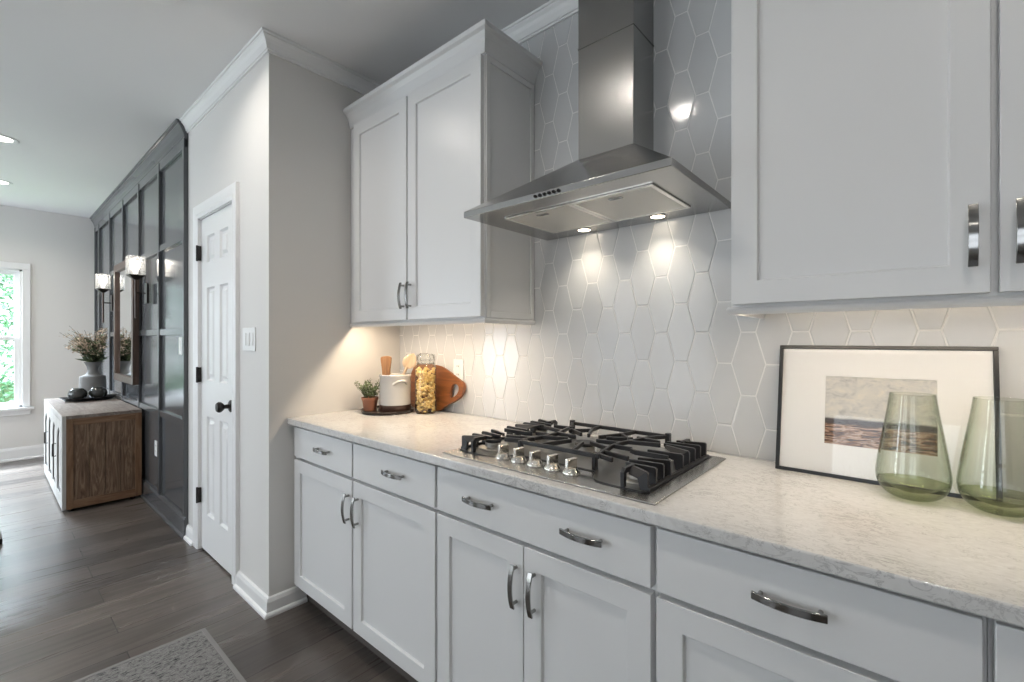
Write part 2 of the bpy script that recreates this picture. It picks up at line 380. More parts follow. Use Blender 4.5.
c = k.mix(step(.152, .002), land, (.045, .036, .038)); c = k.mix(step(.168, .003), c, sky); k.l(c, k.b.inputs['Base Color'])
# rug
M['rug'] = mat('woven_rug', (.3,.3,.3), .95); k = N(M['rug'])
v = k.coords((9, 3.5, 1), (0, 0, 0)); a = k.noise(v, 13, 5, .7, .8); b2 = k.noise(k.coords((1,1,1)), 260, 2)
c = k.ramp(a, [(.38, (.04, .04, .043)), (.45, (.22, .21, .205)), (.58, (.33, .32, .305)), (.70, (.20, .195, .19))]).outputs[0]
c = k.mix(k.ramp(b2, [(.35, (0,0,0)), (.65, (1,1,1))]).outputs[0], k.mix(1, c, (.72,.72,.72), 'MULTIPLY'), c); k.l(c, k.b.inputs['Base Color']); k.bump(b2, .6, .004)
M['rugedge'] = paint('rug_binding', (.27, .26, .25), .95, .5, 200)

# ------------------------------------------------------------------ the room
def wall_along_x(x0, x1, y0, y1, z1, openings):
    mb = MB(); x = x0
    for a, b, za, zb in sorted(openings):
        mb.box(x, a, y0, y1, 0, z1)
        if za > 0.001: mb.box(a, b, y0, y1, 0, za)
        mb.box(a, b, y0, y1, zb, z1); x = b
    mb.box(x, x1, y0, y1, 0, z1); return mb
def wall_along_y(x0, x1, y0, y1, z1, openings):
    mb = MB(); y = y0
    for a, b, za, zb in sorted(openings):
        mb.box(x0, x1, y, a, 0, z1); mb.box(x0, x1, a, b, 0, za); mb.box(x0, x1, a, b, zb, z1); y = b
    mb.box(x0, x1, y, y1, 0, z1); return mb
MB().box(XF-.1, XR+.1, YF-.1, .12, -.08, 0).build('floor', M['floor'], kind='structure', origin=(0, 0, 0))
MB().box(XF-.1, XR+.1, YF-.1, .12, H, H+.08).build('ceiling', M['ceil'], kind='structure')
wb = MB().box(-.1, XR+.1, .0015, .12, 0, H).build('wall_back', M['grout'], kind='structure', origin=(0, 0, 0))
def clip(poly, ax, val, keep):
    out = []
    for i in range(len(poly)):
        a, b = poly[i], poly[(i+1) % len(poly)]; ia = (a[ax]-val)*keep >= 0; ib = (b[ax]-val)*keep >= 0
        if ia: out.append(a)
        if ia != ib:
            t = (val-a[ax])/(b[ax]-a[ax]); out.append((a[0]+(b[0]-a[0])*t, a[1]+(b[1]-a[1])*t))
    return out
rt = random.Random(3); tiles = MB()
PX, PZ, fl, wd = .0716, .2035, .0420, .1002
for kx in range(-23, 26):
    cx = 1.587 + kx*PX; z0 = 1.315 + (0 if kx % 2 == 0 else PZ/2)
    for j in range(-4, 9):
        cz = z0 + PZ/2 + (j-1)*PZ; g = .0019
        hx = [(-fl/2, -PZ/2), (fl/2, -PZ/2), (wd/2, 0), (fl/2, PZ/2), (-fl/2, PZ/2), (-wd/2, 0)]
        def ring(d): return [(cx + p[0]*(1 - d/(wd/2)*1.15), cz + p[1]*(1 - d/(PZ/2)*1.25)) for p in hx]
        A = ring(g); ok = True
        for ax, val, kp in ((0, .002, 1), (0, 3.3, -1), (1, .9145, 1), (1, 2.695, -1)):
            A = clip(A, ax, val, kp)
            if len(A) < 3: ok = False; break
        if not ok: continue
        mx = sum(p[0] for p in A)/len(A); mz = sum(p[1] for p in A)/len(A)
        tx, tz, ty = rt.gauss(0, .006), rt.gauss(0, .004), rt.gauss(0, .0003)
        def inn(d):
            o = []
            for p in A:
                dx, dz = p[0]-mx, p[1]-mz; L = math.hypot(dx, dz) or 1; f = max(0, 1-d/L); o.append((mx+dx*f, mz+dz*f))
            return o
        B1 = inn(.0012); B2 = inn(.0035); n = len(A)
        P = [(p[0], .003, p[1]) for p in A] + [(p[0], .0010, p[1]) for p in A] + [(p[0], .0004+ty*.5, p[1]) for p in B1] + [(p[0], ty+(p[0]-mx)*tx+(p[1]-mz)*tz*.6, p[1]) for p in B2]
        F = [(r*n+i, r*n+(i+1) % n, (r+1)*n+(i+1) % n, (r+1)*n+i) for r in range(3) for i in range(n)] + [tuple(3*n+i for i in range(n))]
        tiles.add(P, F)
tiles.build('tile_facing', M['tile'], wb, fix=True)

MB().box(-.1, 0, -D, .0015, 0, H).build('wall_left', M['wall'], kind='structure')
DX0, DX1 = -1.04, -.455
wall_along_x(-1.285, -.1, -D, -D+.09, H, [(DX0, DX1, 0, 2.035)]).build('wall_pantry', M['wall'], kind='structure')
MB().box(-1.2, -.1, -D+.5, -D+.52, 0, H).build('wall_closet', M['wall'], kind='structure')
# accent wall with applied mouldings
aw = MB().box(XF, -1.285, -.735, -.6, 0, H).build('wall_accent', M['dark'], kind='structure', origin=(XF, -.735, 0))
for bx in (-1.305, -1.955, -2.63, -3.30, -3.98, -4.66, -4.93):
    MB().box(bx-.021, bx+.021, -.756, -.735, .14, 2.6).build('batten', M['dark'], aw, bevel=.002)
for z in (1.965, 1.345, .745): MB().box(XF, -1.326, -.752, -.735, z-.023, z+.023).build('rail', M['dark'], aw, bevel=.002)
MB().box(XF, -1.284, -.752, -.735, 2.54, 2.62).build('frieze_board', M['dark'], aw, bevel=.002)
MB().sweep([(-1.284, -.735), (XF, -.735)], [(0, 0), (.03, 0), (.03, .014), (.020, .022), (.018, .12), (.010, .14), (0, .14)]).build('baseboard', M['dark'], aw)
def crown(w, h, z):
    return [(0, z-h), (.18*w, z-h), (.2*w, z-.88*h), (.30*w, z-.86*h), (.34*w, z-.74*h), (.46*w, z-.52*h), (.62*w, z-.34*h), (.80*w, z-.22*h), (.82*w, z-.12*h), (.95*w, z-.1*h), (w, z-.03*h), (w, z-.0005), (0, z-.0005)]
MB().sweep([(-1.283, -.735), (XF, -.735)], crown(.062, .115, H)).build('crown_moulding', M['dark'], aw)
MB().sweep([(XR, 0), (0, 0), (0, -D), (-1.284, -D)], crown(.050, .074, H)).build('trim_1', M['trim'], kind='structure')
bp = [(0, 0), (.028, 0), (.028, .010), (.024, .017), (.016, .021), (.015, .066), (.010, .082), (0, .086)]
MB().sweep([(0, -.56), (0, -D), (-.386, -D)], bp).build('baseboard_pantry', M['trim'], kind='structure')
MB().sweep([(-1.121, -D), (-1.2835, -D)], bp).build('baseboard_left', M['trim'], kind='structure')
MB().sweep([(XF, -.756), (XF, YF)], [(0, 0), (.028, 0), (.028, .012), (.016, .022), (.015, .11), (.008, .135), (0, .135)]).build('baseboard_far', M['trim'], kind='structure')
# far wall and its window
WY0, WY1, WZ0, WZ1 = -3.04, -1.335, .565, 2.045
wall_along_y(XF-.1, XF, YF-.1, -.6, H, [(WY0, WY1, WZ0, WZ1)]).build('wall_far', M['wall'], kind='structure')
wnd = MB()
for a, b in ((WY1, WY1+.062), (WY0-.062, WY0)): wnd.box(XF, XF+.018, a, b, WZ0, WZ1)
wnd.box(XF, XF+.018, WY0-.062, WY1+.062, WZ1, WZ1+.07)
w1 = wnd.build('window_1', M['trim'], kind='structure', bevel=.003)
MB().box(XF, XF+.06, WY0-.09, WY1+.09, WZ0-.028, WZ0).box(XF, XF+.016, WY0-.062, WY1+.062, WZ0-.085, WZ0-.028).build('window_sill', M['trim'], w1, bevel=.003)
ym = (WY0+WY1)/2; zm = (WZ0+WZ1)/2
fr = MB().box(XF-.1, XF, ym-.05, ym+.05, WZ0, WZ1)
for a, b in ((WY0, ym-.05), (ym+.05, WY1)):
    fr.box(XF-.1, XF, a, a+.02, WZ0, WZ1).box(XF-.1, XF, b-.02, b, WZ0, WZ1).box(XF-.1, XF, a, b, WZ1-.02, WZ1).box(XF-.1, XF, a, b, WZ0, WZ0+.02)
fr.build('window_jamb', M['trim'], w1)
for a, b in ((WY0+.02, ym-.07), (ym+.07, WY1-.02)):
    for za, zb, xo in ((WZ0+.02, zm+.018, -.05), (zm-.018, WZ1-.02, -.085)):
        t = .038
        MB().box(XF+xo, XF+xo+.03, a, a+t, za, zb).box(XF+xo, XF+xo+.03, b-t, b, za, zb).box(XF+xo, XF+xo+.03, a+t, b-t, za, za+t).box(XF+xo, XF+xo+.03, a+t, b-t, zb-t, zb).build('sash', M['trim'], w1, bevel=.002)
        MB().box(XF+xo+.013, XF+xo+.017, a+t, b-t, za+t, zb-t).build('pane', M['pane'], w1)
# walls behind and beside the camera
MB().box(XR, XR+.1, YF-.1, .12, 0, H).build('wall_right', M['wall'], kind='structure')
RO = [(-4.80, -3.10, .30, 2.45), (-1.55, .35, .02, 2.35), (1.55, 3.25, .70, 2.30)]  # first opening is unseen, its size and place made up to steer daylight
wall_along_x(XF, XR, YF-.1, YF, H, RO).build('wall_rear', M['wall'], kind='structure')
for i, (a, b, za, zb) in enumerate(RO):
    w = MB().box(a-.08, a, YF, YF+.018, za, zb+.08).box(b, b+.08, YF, YF+.018, za, zb+.08).box(a, b, YF, YF+.018, zb, zb+.08)
    o = w.build('window_%d' % (i+2), M['trim'], kind='structure')
    f = MB(); n = 2; zmid = (za+zb)/2
    for q in range(n):
        xa = a + (b-a)*q/n; xb = a + (b-a)*(q+1)/n
        f.box(xa, xa+.06, YF-.07, YF-.02, za, zb).box(xb-.06, xb, YF-.07, YF-.02, za, zb).box(xa+.06, xb-.06, YF-.07, YF-.02, za, za+.06).box(xa+.06, xb-.06, YF-.07, YF-.02, zb-.06, zb)
        if i != 1: f.box(xa+.06, xb-.06, YF-.07, YF-.02, zmid-.03, zmid+.03)
    f.build('sash', M['trim'], o)
    MB().box(a, b, YF-.048, YF-.042, za, zb).build('pane', M['pane'], o)
MB().sweep([(XF, YF), (-1.64, YF)], bp).build('baseboard_rear', M['trim'], kind='structure')

# pantry door
dr = MB()
yf = -D+.006
def panel_door(mb, x0, x1, z0, z1, y, th, panels, depth=.012, bw=.022):
    mb.box(x0+.001, x1-.001, y+depth+.001, y+th, z0+.001, z1-.001)
    xs = sorted(set([x0, x1] + [p[0] for p in panels] + [p[1] for p in panels])); zs = sorted(set([z0, z1] + [p[2] for p in panels] + [p[3] for p in panels]))
    for i in range(len(xs)-1):
        for j in range(len(zs)-1):
            if not any(p[0] <= xs[i] and xs[i+1] <= p[1] and p[2] <= zs[j] and zs[j+1] <= p[3] for p in panels):
                mb.add([(xs[i], y, zs[j]), (xs[i+1], y, zs[j]), (xs[i+1], y, zs[j+1]), (xs[i], y, zs[j+1])], [(0, 1, 2, 3)])
    for a, b, c, d in ([(x0, x1, z0, z1)]):
        mb.add([(a, y, c), (b, y, c), (b, y, d), (a, y, d), (a, y+depth, c), (b, y+depth, c), (b, y+depth, d), (a, y+depth, d)], [(0, 4, 5, 1), (1, 5, 6, 2), (2, 6, 7, 3), (3, 7, 4, 0)])
    for a, b, c, d in panels:   # moulded edge falls to the ground of the panel, raised field inside
        r = []
        for o, yy in ((0, y), (.010, y+depth), (.024, y+depth), (.040, y+.002)):
            r += [(a+o, yy, c+o), (b-o, yy, c+o), (b-o, yy, d-o), (a+o, yy, d-o)]
        F = [(q*4+i, q*4+(i+1) % 4, (q+1)*4+(i+1) % 4, (q+1)*4+i) for q in range(3) for i in range(4)] + [(12, 13, 14, 15)]
        mb.add(r, F)
xa, xb = DX0+.004, DX1-.004; c0, c1 = xa+.105, xb-.105; cm = (xa+xb)/2
pn = []
for za, zb in ((.235, .83), (1.045, 1.605), (1.755, 1.915)):
    pn += [(c0, cm-.045, za, zb), (cm+.045, c1, za, zb)]
panel_door(dr, xa, xb, .012, 2.028, yf, .035, pn)
door = dr.build('door_1', M['trim'], kind='structure', fix=False, origin=(xa, yf, 0))
cs = MB(); cw = .078
cpro = [(0, 0), (.012, 0), (.017, .02), (.014, .03), (.018, .06), (.018, cw), (0, cw)]   # (proud, across)
def casing_leg(mb, x_in, sgn, zt):
    P = []
    for z in (0, zt): 
        for pr, ac in cpro: P.append((x_in + sgn*ac, -D - pr, z if z == 0 else zt + ac))
    n = len(cpro); mb.add(P, [(i, (i+1) % n, n+(i+1) % n, n+i) for i in range(n)] + [tuple(range(n)), tuple(range(n, 2*n))])
casing_leg(cs, DX0, -1, 2.035); casing_leg(cs, DX1, 1, 2.035)
P = []; n = len(cpro)
for xx, sg in ((DX0, -1), (DX1, 1)):
    for pr, ac in cpro: P.append((xx + sg*ac, -D - pr, 2.035 + ac))
cs.add(P, [(i, (i+1) % n, n+(i+1) % n, n+i) for i in range(n)])
cs.box(DX0-.001, DX0+.003, -D, -D+.09, 0, 2.035).box(DX1-.003, DX1+.001, -D, -D+.09, 0, 2.035).box(DX0, DX1, -D, -D+.09, 2.031, 2.036)
cs.build('trim_2', M['trim'], kind='structure')
for z in (1.822, 1.075, .335): MB().box(DX0-.012, DX0+.012, -D-.016, -D+.004, z-.045, z+.045).lathe((DX0, -D-.016, z-.048), [(.006, 0), (.006, .096)], 12, cap0=True, cap1=True).build('hinge', M['bronze'], door)
kb = MB().lathe((-.512, yf, .93), [(.033, 0), (.033, -.006), (.026, -.011), (.012, -.014), (.011, -.034), (.020, -.042), (.028, -.052), (.029, -.062), (.022, -.072), (.001, -.075)], 28, axis='y', cap0=True)
kb.build('door_handle', M['bronze'], door, smooth=40)

# ------------------------------------------------------------------ cabinets
def shaker(x0, x1, z0, z1, yf, th=.020, rw=.058, rec=.009):
    mb = MB(); a, b, c, d = x0+rw, x1-rw, z0+rw, z1-rw
    P = [(x0,yf,z0),(x1,yf,z0),(x1,yf,z1),(x0,yf,z1), (a,yf,c),(b,yf,c),(b,yf,d),(a,yf,d), (a+.003,yf+rec,c+.003),(b-.003,yf+rec,c+.003),(b-.003,yf+rec,d-.003),(a+.003,yf+rec,d-.003), (x0,yf+th,z0),(x1,yf+th,z0),(x1,yf+th,z1),(x0,yf+th,z1)]
    F = [(0,1,5,4),(1,2,6,5),(2,3,7,6),(3,0,4,7),(4,5,9,8),(5,6,10,9),(6,7,11,10),(7,4,8,11),(8,9,10,11),(0,12,13,1),(1,13,14,2),(2,14,15,3),(3,15,12,0),(12,15,14,13)]
    return mb.add(P, F)
def pull(mb, c, vertical, yf, L=.120, w=.0145, out=.030):
    x, z = c; pts = []
    for i in range(13):
        t = -1 + 2*i/12; o = out - .011*t*t
        pts.append((x, yf-o, z+t*L/2) if vertical else (x+t*L/2, yf-o, z))
    mb.tube(pts, 0, up=(1, 0, 0) if vertical else (0, 0, 1), sec=[(-.0025, -w/2), (.0025, -w/2), (.0025, w/2), (-.0025, w/2)] )
    for t in (-1, 1):
        q = t*(L/2-.012); p = (x, yf, z+q) if vertical else (x+q, yf, z)
        mb.tube([p, (p[0], yf-out+.009, p[2])], .0046, 10)
    return mb
def handle(parent, c, vertical, yf): return pull(MB(), c, vertical, yf).build('handle', M['chrome'], parent, bevel=.0009, smooth=40)
BF = -.604; BD = -.630
def base_cabinet(label, x0, x1, fronts, fill0=0):
    t = thing('base_cabinet', label, 'cabinet', ((x0+x1)/2, -.3, 0), group='white base cabinets under the counter')
    mb = MB().box(x0, x0+.018, BF+.02, -.004, .1016, .8835).box(x1-.018, x1, BF+.02, -.004, .1016, .8835).box(x0+.018, x1-.018, -.012, -.004, .1016, .8835).box(x0+.018, x1-.018, BF+.02, -.012, .1016, .12)
    mb.box(x0, x1, BF, BF+.02, .1016, .8835)
    mb.build('carcass', M['cab'], t, bevel=.001)
    MB().box(x0+.001, x1-.001, -.553, -.538, 0.001, .1016).build('toe_kick', M['toe'], t)
    for fr in fronts:
        kind, a, b, hs = fr
        if kind == 'drawer':
            o = MB().box(a, b, BD, BF-.0003, .733, .873).build('drawer', M['cab'], t, bevel=.002)
            for hx in hs: handle(o, (hx, .806), False, BD)
        else:
            o = shaker(a, b, .118, .720, BD, .0257).build('door', M['cab'], t, bevel=.0012)
            for hx in hs: handle(o, (hx, .608), True, BD)
    return t
base_cabinet('white base cabinet with two drawers and two doors at the left end by the wall', .002, 1.0885,
             [('drawer', .040, .561, [.331]), ('door', .040, .561, [.541]), ('drawer', .573, 1.082, [.862]), ('door', .573, 1.082, [.611])])
base_cabinet('white base cabinet under the gas cooktop with one wide drawer on two handles', 1.0895, 1.8338,
             [('drawer', 1.0945, 1.8275, [1.295, 1.655]), ('door', 1.0945, 1.4585, [1.436]), ('door', 1.4625, 1.8275, [1.500])])
base_cabinet('white base cabinet right of the cooktop with single drawer handle below the framed picture', 1.8345, 2.3528,
             [('drawer', 1.841, 2.347, [2.097]), ('door', 1.841, 2.347, [2.325])])
base_cabinet('white base cabinet cut off by the right edge of the photo', 2.3535, 2.88,
             [('drawer', 2.359, 2.874, [2.62]), ('door', 2.359, 2.874, [2.39])])
ct = MB().box(.001, 3.0, -.648, -.0015, .884, .914).build('countertop', M['quartz'], bevel=.004, seg=3, origin=(0, 0, .884))
tag(ct, 'pale speckled quartz countertop running under the cooktop along the tiled wall', 'countertop')

UF = -.3127; UDF = -.333; UZ0, UZ1 = 1.376, 2.43
def upper_cabinet(label, x0, x1, doors, side_panel, fill=0, ret0=True, ret1=True):
    t = thing('wall_cabinet', label, 'cabinet', ((x0+x1)/2, -.15, UZ0), group='white wall cabinets above the counter')
    zb = UZ0 + .030
    mb = MB().box(x0, x1, UF, -.001, zb, UZ1).box(x0, x1, UF, UF+.02, UZ0, zb)
    mb.box(x0, x0+.016, UF+.02, -.001, UZ0, zb).box(x1-.016, x1, UF+.02, -.001, UZ0, zb)
    mb.build('carcass', M['cab'], t, bevel=.001)
    # light rail: small moulded lip under the box
    lr = MB()
    pr = [(0, UZ0-.0003), (.0175, UZ0-.0003), (.022, UZ0-.006), (.020, UZ0-.012), (.014, UZ0-.0195), (0, UZ0-.0195)]
    if ret0 and ret1: path = [(x1-.012, -.001), (x1-.012, UF+.012), (x0+.012, UF+.012), (x0+.012, -.001)]
    elif ret1: path = [(x1-.012, -.001), (x1-.012, UF+.012), (x0, UF+.012)]
    else: path = [(x1, UF+.012), (x0+.012, UF+.012), (x0+.012, -.001)]
    path = path[::-1]
    pr2 = [(-o, z) for o, z in pr]
    lr.sweep(path, pr2).build('light_rail', M['cab'], t)
    # crown
    cp = [(0, UZ1-.012), (.006, UZ1-.012), (.008, UZ1), (.012, UZ1+.012), (.020, UZ1+.036), (.032, UZ1+.054), (.044, UZ1+.062), (.046, UZ1+.068), (.048, UZ1+.078), (0, UZ1+.078)]
    cpath = {(True, True): [(x0, -.001), (x0, UF), (x1, UF), (x1, -.001)], (False, True): [(x0, UF), (x1, UF), (x1, -.001)], (True, False): [(x0, -.001), (x0, UF), (x1, UF)]}[(ret0, ret1)]
    MB().sweep(cpath, [(-o, z) for o, z in cp]).build('crown_moulding', M['cab'], t)
    if side_panel:
        y0, y1, z0, z1, rw, th = UF+.004, -.004, UZ0+.002, UZ1-.014, .024, .006
        sp = MB().box(x1, x1+th, y0, y0+rw, z0, z1).box(x1, x1+th, y1-rw, y1, z0, z1).box(x1, x1+th, y0+rw, y1-rw, z0, z0+rw).box(x1, x1+th, y0+rw, y1-rw, z1-rw, z1)
        sp.build('end_panel_frame', M['cab'], t, bevel=.0015)
    for a, b, hx in doors:
        o = shaker(a, b, UZ0+.006, UZ1-.020, UDF, .0200, .057).build('door', M['cab'], t, bevel=.0012)
        handle(o, (hx, 1.492), True, UDF)
    MB().box(x0+.09, x1-.06, -.283, -.267, zb-.009, zb-.0005).build('light_bar', M['led'], t)
    return t
upper_cabinet('white wall cabinet with two doors left of the range hood, in the corner', .002, 1.003, [(.062, .520, .503), (.532, 1.000, .556)], True, ret0=False)
upper_cabinet('white wall cabinet above the framed picture on the right, cropped at the top', 1.9085, 2.880, [(1.9175, 2.3815, 2.356), (2.3935, 2.8705, 2.419)], False, ret1=False)

# ------------------------------------------------------------------ range hood
HX0, HX1, HYF, HZ = 1.0776, 1.8225, -.4958, 1.7196
hood = thing('range_hood', 'stainless steel chimney range hood on the tiled wall above the cooktop', 'range hood', ((HX0+HX1)/2, -.2, HZ))
LT = HZ+.021
cz1 = 1.953; cx0, cx1, cyf = 1.3395, 1.5590, -.164
mb = MB()
P = []
def q4(x0, x1, y0, y1, z): return [(x0,y0,z),(x1,y0,z),(x1,y1,z),(x0,y1,z)]
P += q4(HX0, HX1, HYF, -.001, HZ) + q4(HX0, HX1, HYF, -.001, LT) + q4(HX0+.006, HX1-.006, HYF+.006, -.001, LT+.004) + q4(cx0-.004, cx1+.004, cyf-.004, -.001, cz1)
F = [(r*4+i, r*4+(i+1) % 4, (r+1)*4+(i+1) % 4, (r+1)*4+i) for r in range(3) for i in range(4)] + [(12,13,14,15)]
# underside: rim, slope up, then the flat filter bed
P += q4(HX0+.004, HX1-.004, HYF+.004, -.005, HZ) + q4(1.168, 1.7315, -.392, -.088, HZ+.006)
F += [(i, (i+1) % 4, 16+(i+1) % 4, 16+i) for i in range(4)] + [(16+i, 16+(i+1) % 4, 20+(i+1) % 4, 20+i) for i in range(4)] + [(20,21,22,23)]
mb.add(P, F).build('canopy', M['steel'], hood, bevel=.0015)
MB().box(cx0, cx1, cyf, -.001, cz1-.003, H-.0005).build('chimney', M['steelz'], hood, bevel=.002)
MB().box(cx0-.0015, cx1+.0015, cyf-.0015, -.001, 2.36, 2.364).build('chimney_seam', M['steelz'], hood)
for a, b in ((1.174, 1.4495), (1.4515, 1.7255)):
    zf = HZ+.0056; t = .012
    fr = MB().box(a, b, -.388, -.388+t, zf-.005, zf).box(a, b, -.092-t, -.092, zf-.005, zf).box(a, a+t, -.388+t, -.092-t, zf-.005, zf).box(b-t, b, -.388+t, -.092-t, zf-.005, zf)
    f = fr.build('filter', M['knob'], hood, bevel=.0008)
    MB().box(a+t, b-t, -.388+t, -.092-t, zf-.003, zf).build('filter_mesh', M['filter'], f)
    xm = (a+b)/2
    MB().box(xm-.022, xm+.022, -.352, -.336, zf-.0062, zf-.0031).build('latch', M['steel'], f, bevel=.0008)
    MB().box(xm-.010, xm+.010, -.348, -.340, zf-.0066, zf-.0055).build('latch_slot', M['black'], f)
for i in range(6):
    bx = 1.398 + .0172*i
    MB().lathe((bx, HYF-.0004, HZ+.0105), [(.0052, 0), (.0052, -.004), (.0035, -.006), (.0001, -.0062)], 16, axis='y').build('button', M['black'] if i else M['bronze'], hood, smooth=40)
for hx in (1.297, 1.597):
    MB().lathe((hx, -.055, HZ+.0026), [(.0275, 0.003), (.0272, -.0012), (.0245, -.0016), (.0235, 0)], 28).build('lamp_ring', M['chrome'], hood, smooth=40)
    MB().lathe((hx, -.055, HZ+.0016), [(.0001, 0), (.0232, 0), (.0232, .003), (.0001, .003)], 28).build('lamp_lens', M['hoodlens'], hood)

# ------------------------------------------------------------------ gas cooktop
CX0, CX1, CY0, CY1, CZ = 1.0972, 1.8292, -.6113, -.0769, .9145
ck = thing('gas_cooktop', 'stainless five burner gas cooktop with black cast iron grates set in the counter', 'cooktop', ((CX0+CX1)/2, (CY0+CY1)/2, CZ))
mb = MB(); P = q4(CX0, CX1, CY0, CY1, CZ) + q4(CX0, CX1, CY0, CY1, CZ+.004) + q4(CX0+.022, CX1-.022, CY0+.022, CY1-.018, CZ+.0095)
mb.add(P, [(r*4+i, r*4+(i+1) % 4, (r+1)*4+(i+1) % 4, (r+1)*4+i) for r in range(2) for i in range(4)] + [(8,9,10,11), (3,2,1,0)])
mb.build('steel_plate', M['steel'], ck, bevel=.0015)
ZP = CZ+.0095
def bay(o):
    half = [(1.463+.110, -.500+o), (1.463+.140, -.502+o), (1.463+.158-o*.3, -.520), (1.463+.170, -.550), (1.463+.190, -.5725+o), (1.463+.215, -.578+o), (1.463+.318-o, -.578+o), (1.463+.334-o, -.562), (1.463+.334-o, -.112), (1.463+.322-o, -.100-o)]
    half = half[:2] + smoothloop(half[2:5], 4, False) + half[5:]
    left = [(2*1.463-x, y) for x, y in half][::-1]
    return half + left
MB().prism(bay(0), ZP-.001, ZP+.0016).build('bay_border', M['iron'], ck)
mbay = MB().prism(bay(.010), ZP-.001, ZP+.0022)
mbay.build('burner_bay', mat('bay_steel', (.33, .325, .315), .32, 1), ck)
BURN = [(1.203, -.478, .026), (1.205, -.205, .021), (1.463, -.315, .032), (1.728, -.485, .026), (1.722, -.205, .021)]
for bx, by, br in BURN:
    b = MB().lathe((bx, by, ZP+.002), [(br*1.75, 0), (br*1.7, .003), (br*1.25, .005), (br*1.02, .006), (br*1.02, .019), (br*.9, .021), (.001, .021)], 30).build('burner', mat('burner_aluminium', (.42, .40, .37), .42, .9), ck, smooth=40)
    MB().lathe((bx, by, ZP+.0235), [(.001, 0), (br*1.06, 0), (br*1.1, .002), (br*1.1, .006), (br*1.0, .0095), (br*.3, .010), (.001, .010)], 30).build('burner_cap', M['iron'], b, smooth=40)
    MB().lathe((bx+br*1.35, by-.006, ZP+.004), [(.003, 0), (.003, .018), (.001, .019)], 8).build('igniter', M['plastic'], b)
GZ = .9655; BW, BH = .0095, .013
def elbow(mb, xo, xi, y0, y1, mid=None):   # blade finger: deep foot at the outer end, thin bar inward
    sg = 1 if xi > xo else -1; h = GZ+.0065-ZP-.002; L = abs(xi-xo); z0 = ZP+.002
    prof = [(0, 0), (0, h-.004), (.004, h), (L, h-.001), (L, h-.011), (.050, h-.014), (.026, h-.020), (.020, 0)]
    P = []; n = len(prof)
    for w in (-BW/2, BW/2):
        for d, z in prof:
            f = max(0, (d-.05)/(L-.05)) if L > .05 else 0
            P.append((xo+sg*d, y0+(y1-y0)*f+w, z0+z))
    F = [(q, (q+1) % n, n+(q+1) % n, n+q) for q in range(n)] + [(0,1,2,7),(2,6,7),(2,3,5,6),(3,4,5)] + [(n+7,n+2,n+1,n),(n+7,n+6,n+2),(n+6,n+5,n+3,n+2),(n+5,n+4,n+3)]
    mb.add(P, F)
def side_grate(sgn, name):
    mb = MB(); X = lambda d: 1.463 + sgn*d
    ys = [(-.556, .245, -.520), (-.508, .222, -.505), (-.462, .215, -.470), (-.415, .225, -.440), (-.330, .205, -.335), (-.282, .222, -.245), (-.235, .208, -.225), (-.190, .205, -.195), (-.140, .222, -.160)]
    for i, (y, xi, yi) in enumerate(ys):
        elbow(mb, X(.326), X(xi + .02), y, yi, (X(.285), y + (yi-y)*.15))
    for y in (-.560, -.345, -.128): pass
    # base rail on the plate and the cross rail between the two burners
    mb.bar([(X(.326), -.560, ZP+.006), (X(.326), -.128, ZP+.006)], .010, .008)
    mb.bar([(X(.300), -.372, GZ), (X(.205), -.372, GZ), (X(.185), -.360, GZ)], BW, BH)
    # front and rear fingers pointing at the burner
    for y0, y1, xx in ((-.566, -.512, .265), (-.112, -.175, .262)):
        s2 = 1 if y1 > y0 else -1
        mb.tube([(X(xx), y0, ZP+.002), (X(xx), y0, GZ-.004), (X(xx), y0+s2*.006, GZ), (X(xx), y1, GZ)], 0, up=(1, 0, 0), sec=[(-BH/2, -BW/2), (BH/2, -BW/2), (BH/2, BW/2), (-BH/2, BW/2)])
    return mb.build(name, M['iron'], ck, bevel=.0018)
side_grate(-1, 'grate'); side_grate(1, 'grate')
mb = MB(); X = lambda d: 1.463 + d
def sbar(mb, pts): mb.tube(pts, 0, up=(0, 0, 1), sec=[(-BW/2, -BH/2), (BW/2, -BH/2), (BW/2, BH/2), (-BW/2, BH/2)])
sbar(mb, [(X(-.190), -.100, GZ), (X(.190), -.100, GZ)])
sbar(mb, [(X(-.130), -.482, GZ), (X(.150), -.482, GZ)])
for sx in (-1, 1):
    mb.box(X(sx*.190)-.008, X(sx*.190)+.008, -.110, -.092, ZP+.002, GZ+.012)
    mb.box(X(sx*.135)-.006, X(sx*.135)+.006, -.490, -.474, ZP+.002, GZ+.004)
    sbar(mb, [(X(sx*.190), -.100, GZ), (X(sx*.150), -.165, GZ), (X(sx*.118), -.300, GZ), (X(sx*.118), -.360, GZ), (X(sx*.140), -.470, GZ)])
    for y, yo, a in ((-.190, -.203, .205), (-.265, -.238, .222), (-.345, -.345, .180), (-.425, -.452, .222), (-.465, -.492, .195)):
        sbar(mb, [(X(sx*.122), y, GZ), (X(sx*a), yo, GZ)])
    for y, yi, a in ((-.215, -.262, .048), (-.300, -.312, .040), (-.385, -.350, .042)):
        sbar(mb, [(X(sx*.120), y, GZ), (X(sx*a), yi, GZ)])
    sbar(mb, [(X(sx*.070), -.100, GZ), (X(sx*.062), -.170, GZ), (X(sx*.020), -.262, GZ)])
    sbar(mb, [(X(sx*.060), -.482, GZ), (X(sx*.022), -.365, GZ)])
    sbar(mb, [(X(sx*.118), -.235, GZ), (X(sx*.062), -.180, GZ)])
mb.build('grate', M['iron'], ck, bevel=.0018)
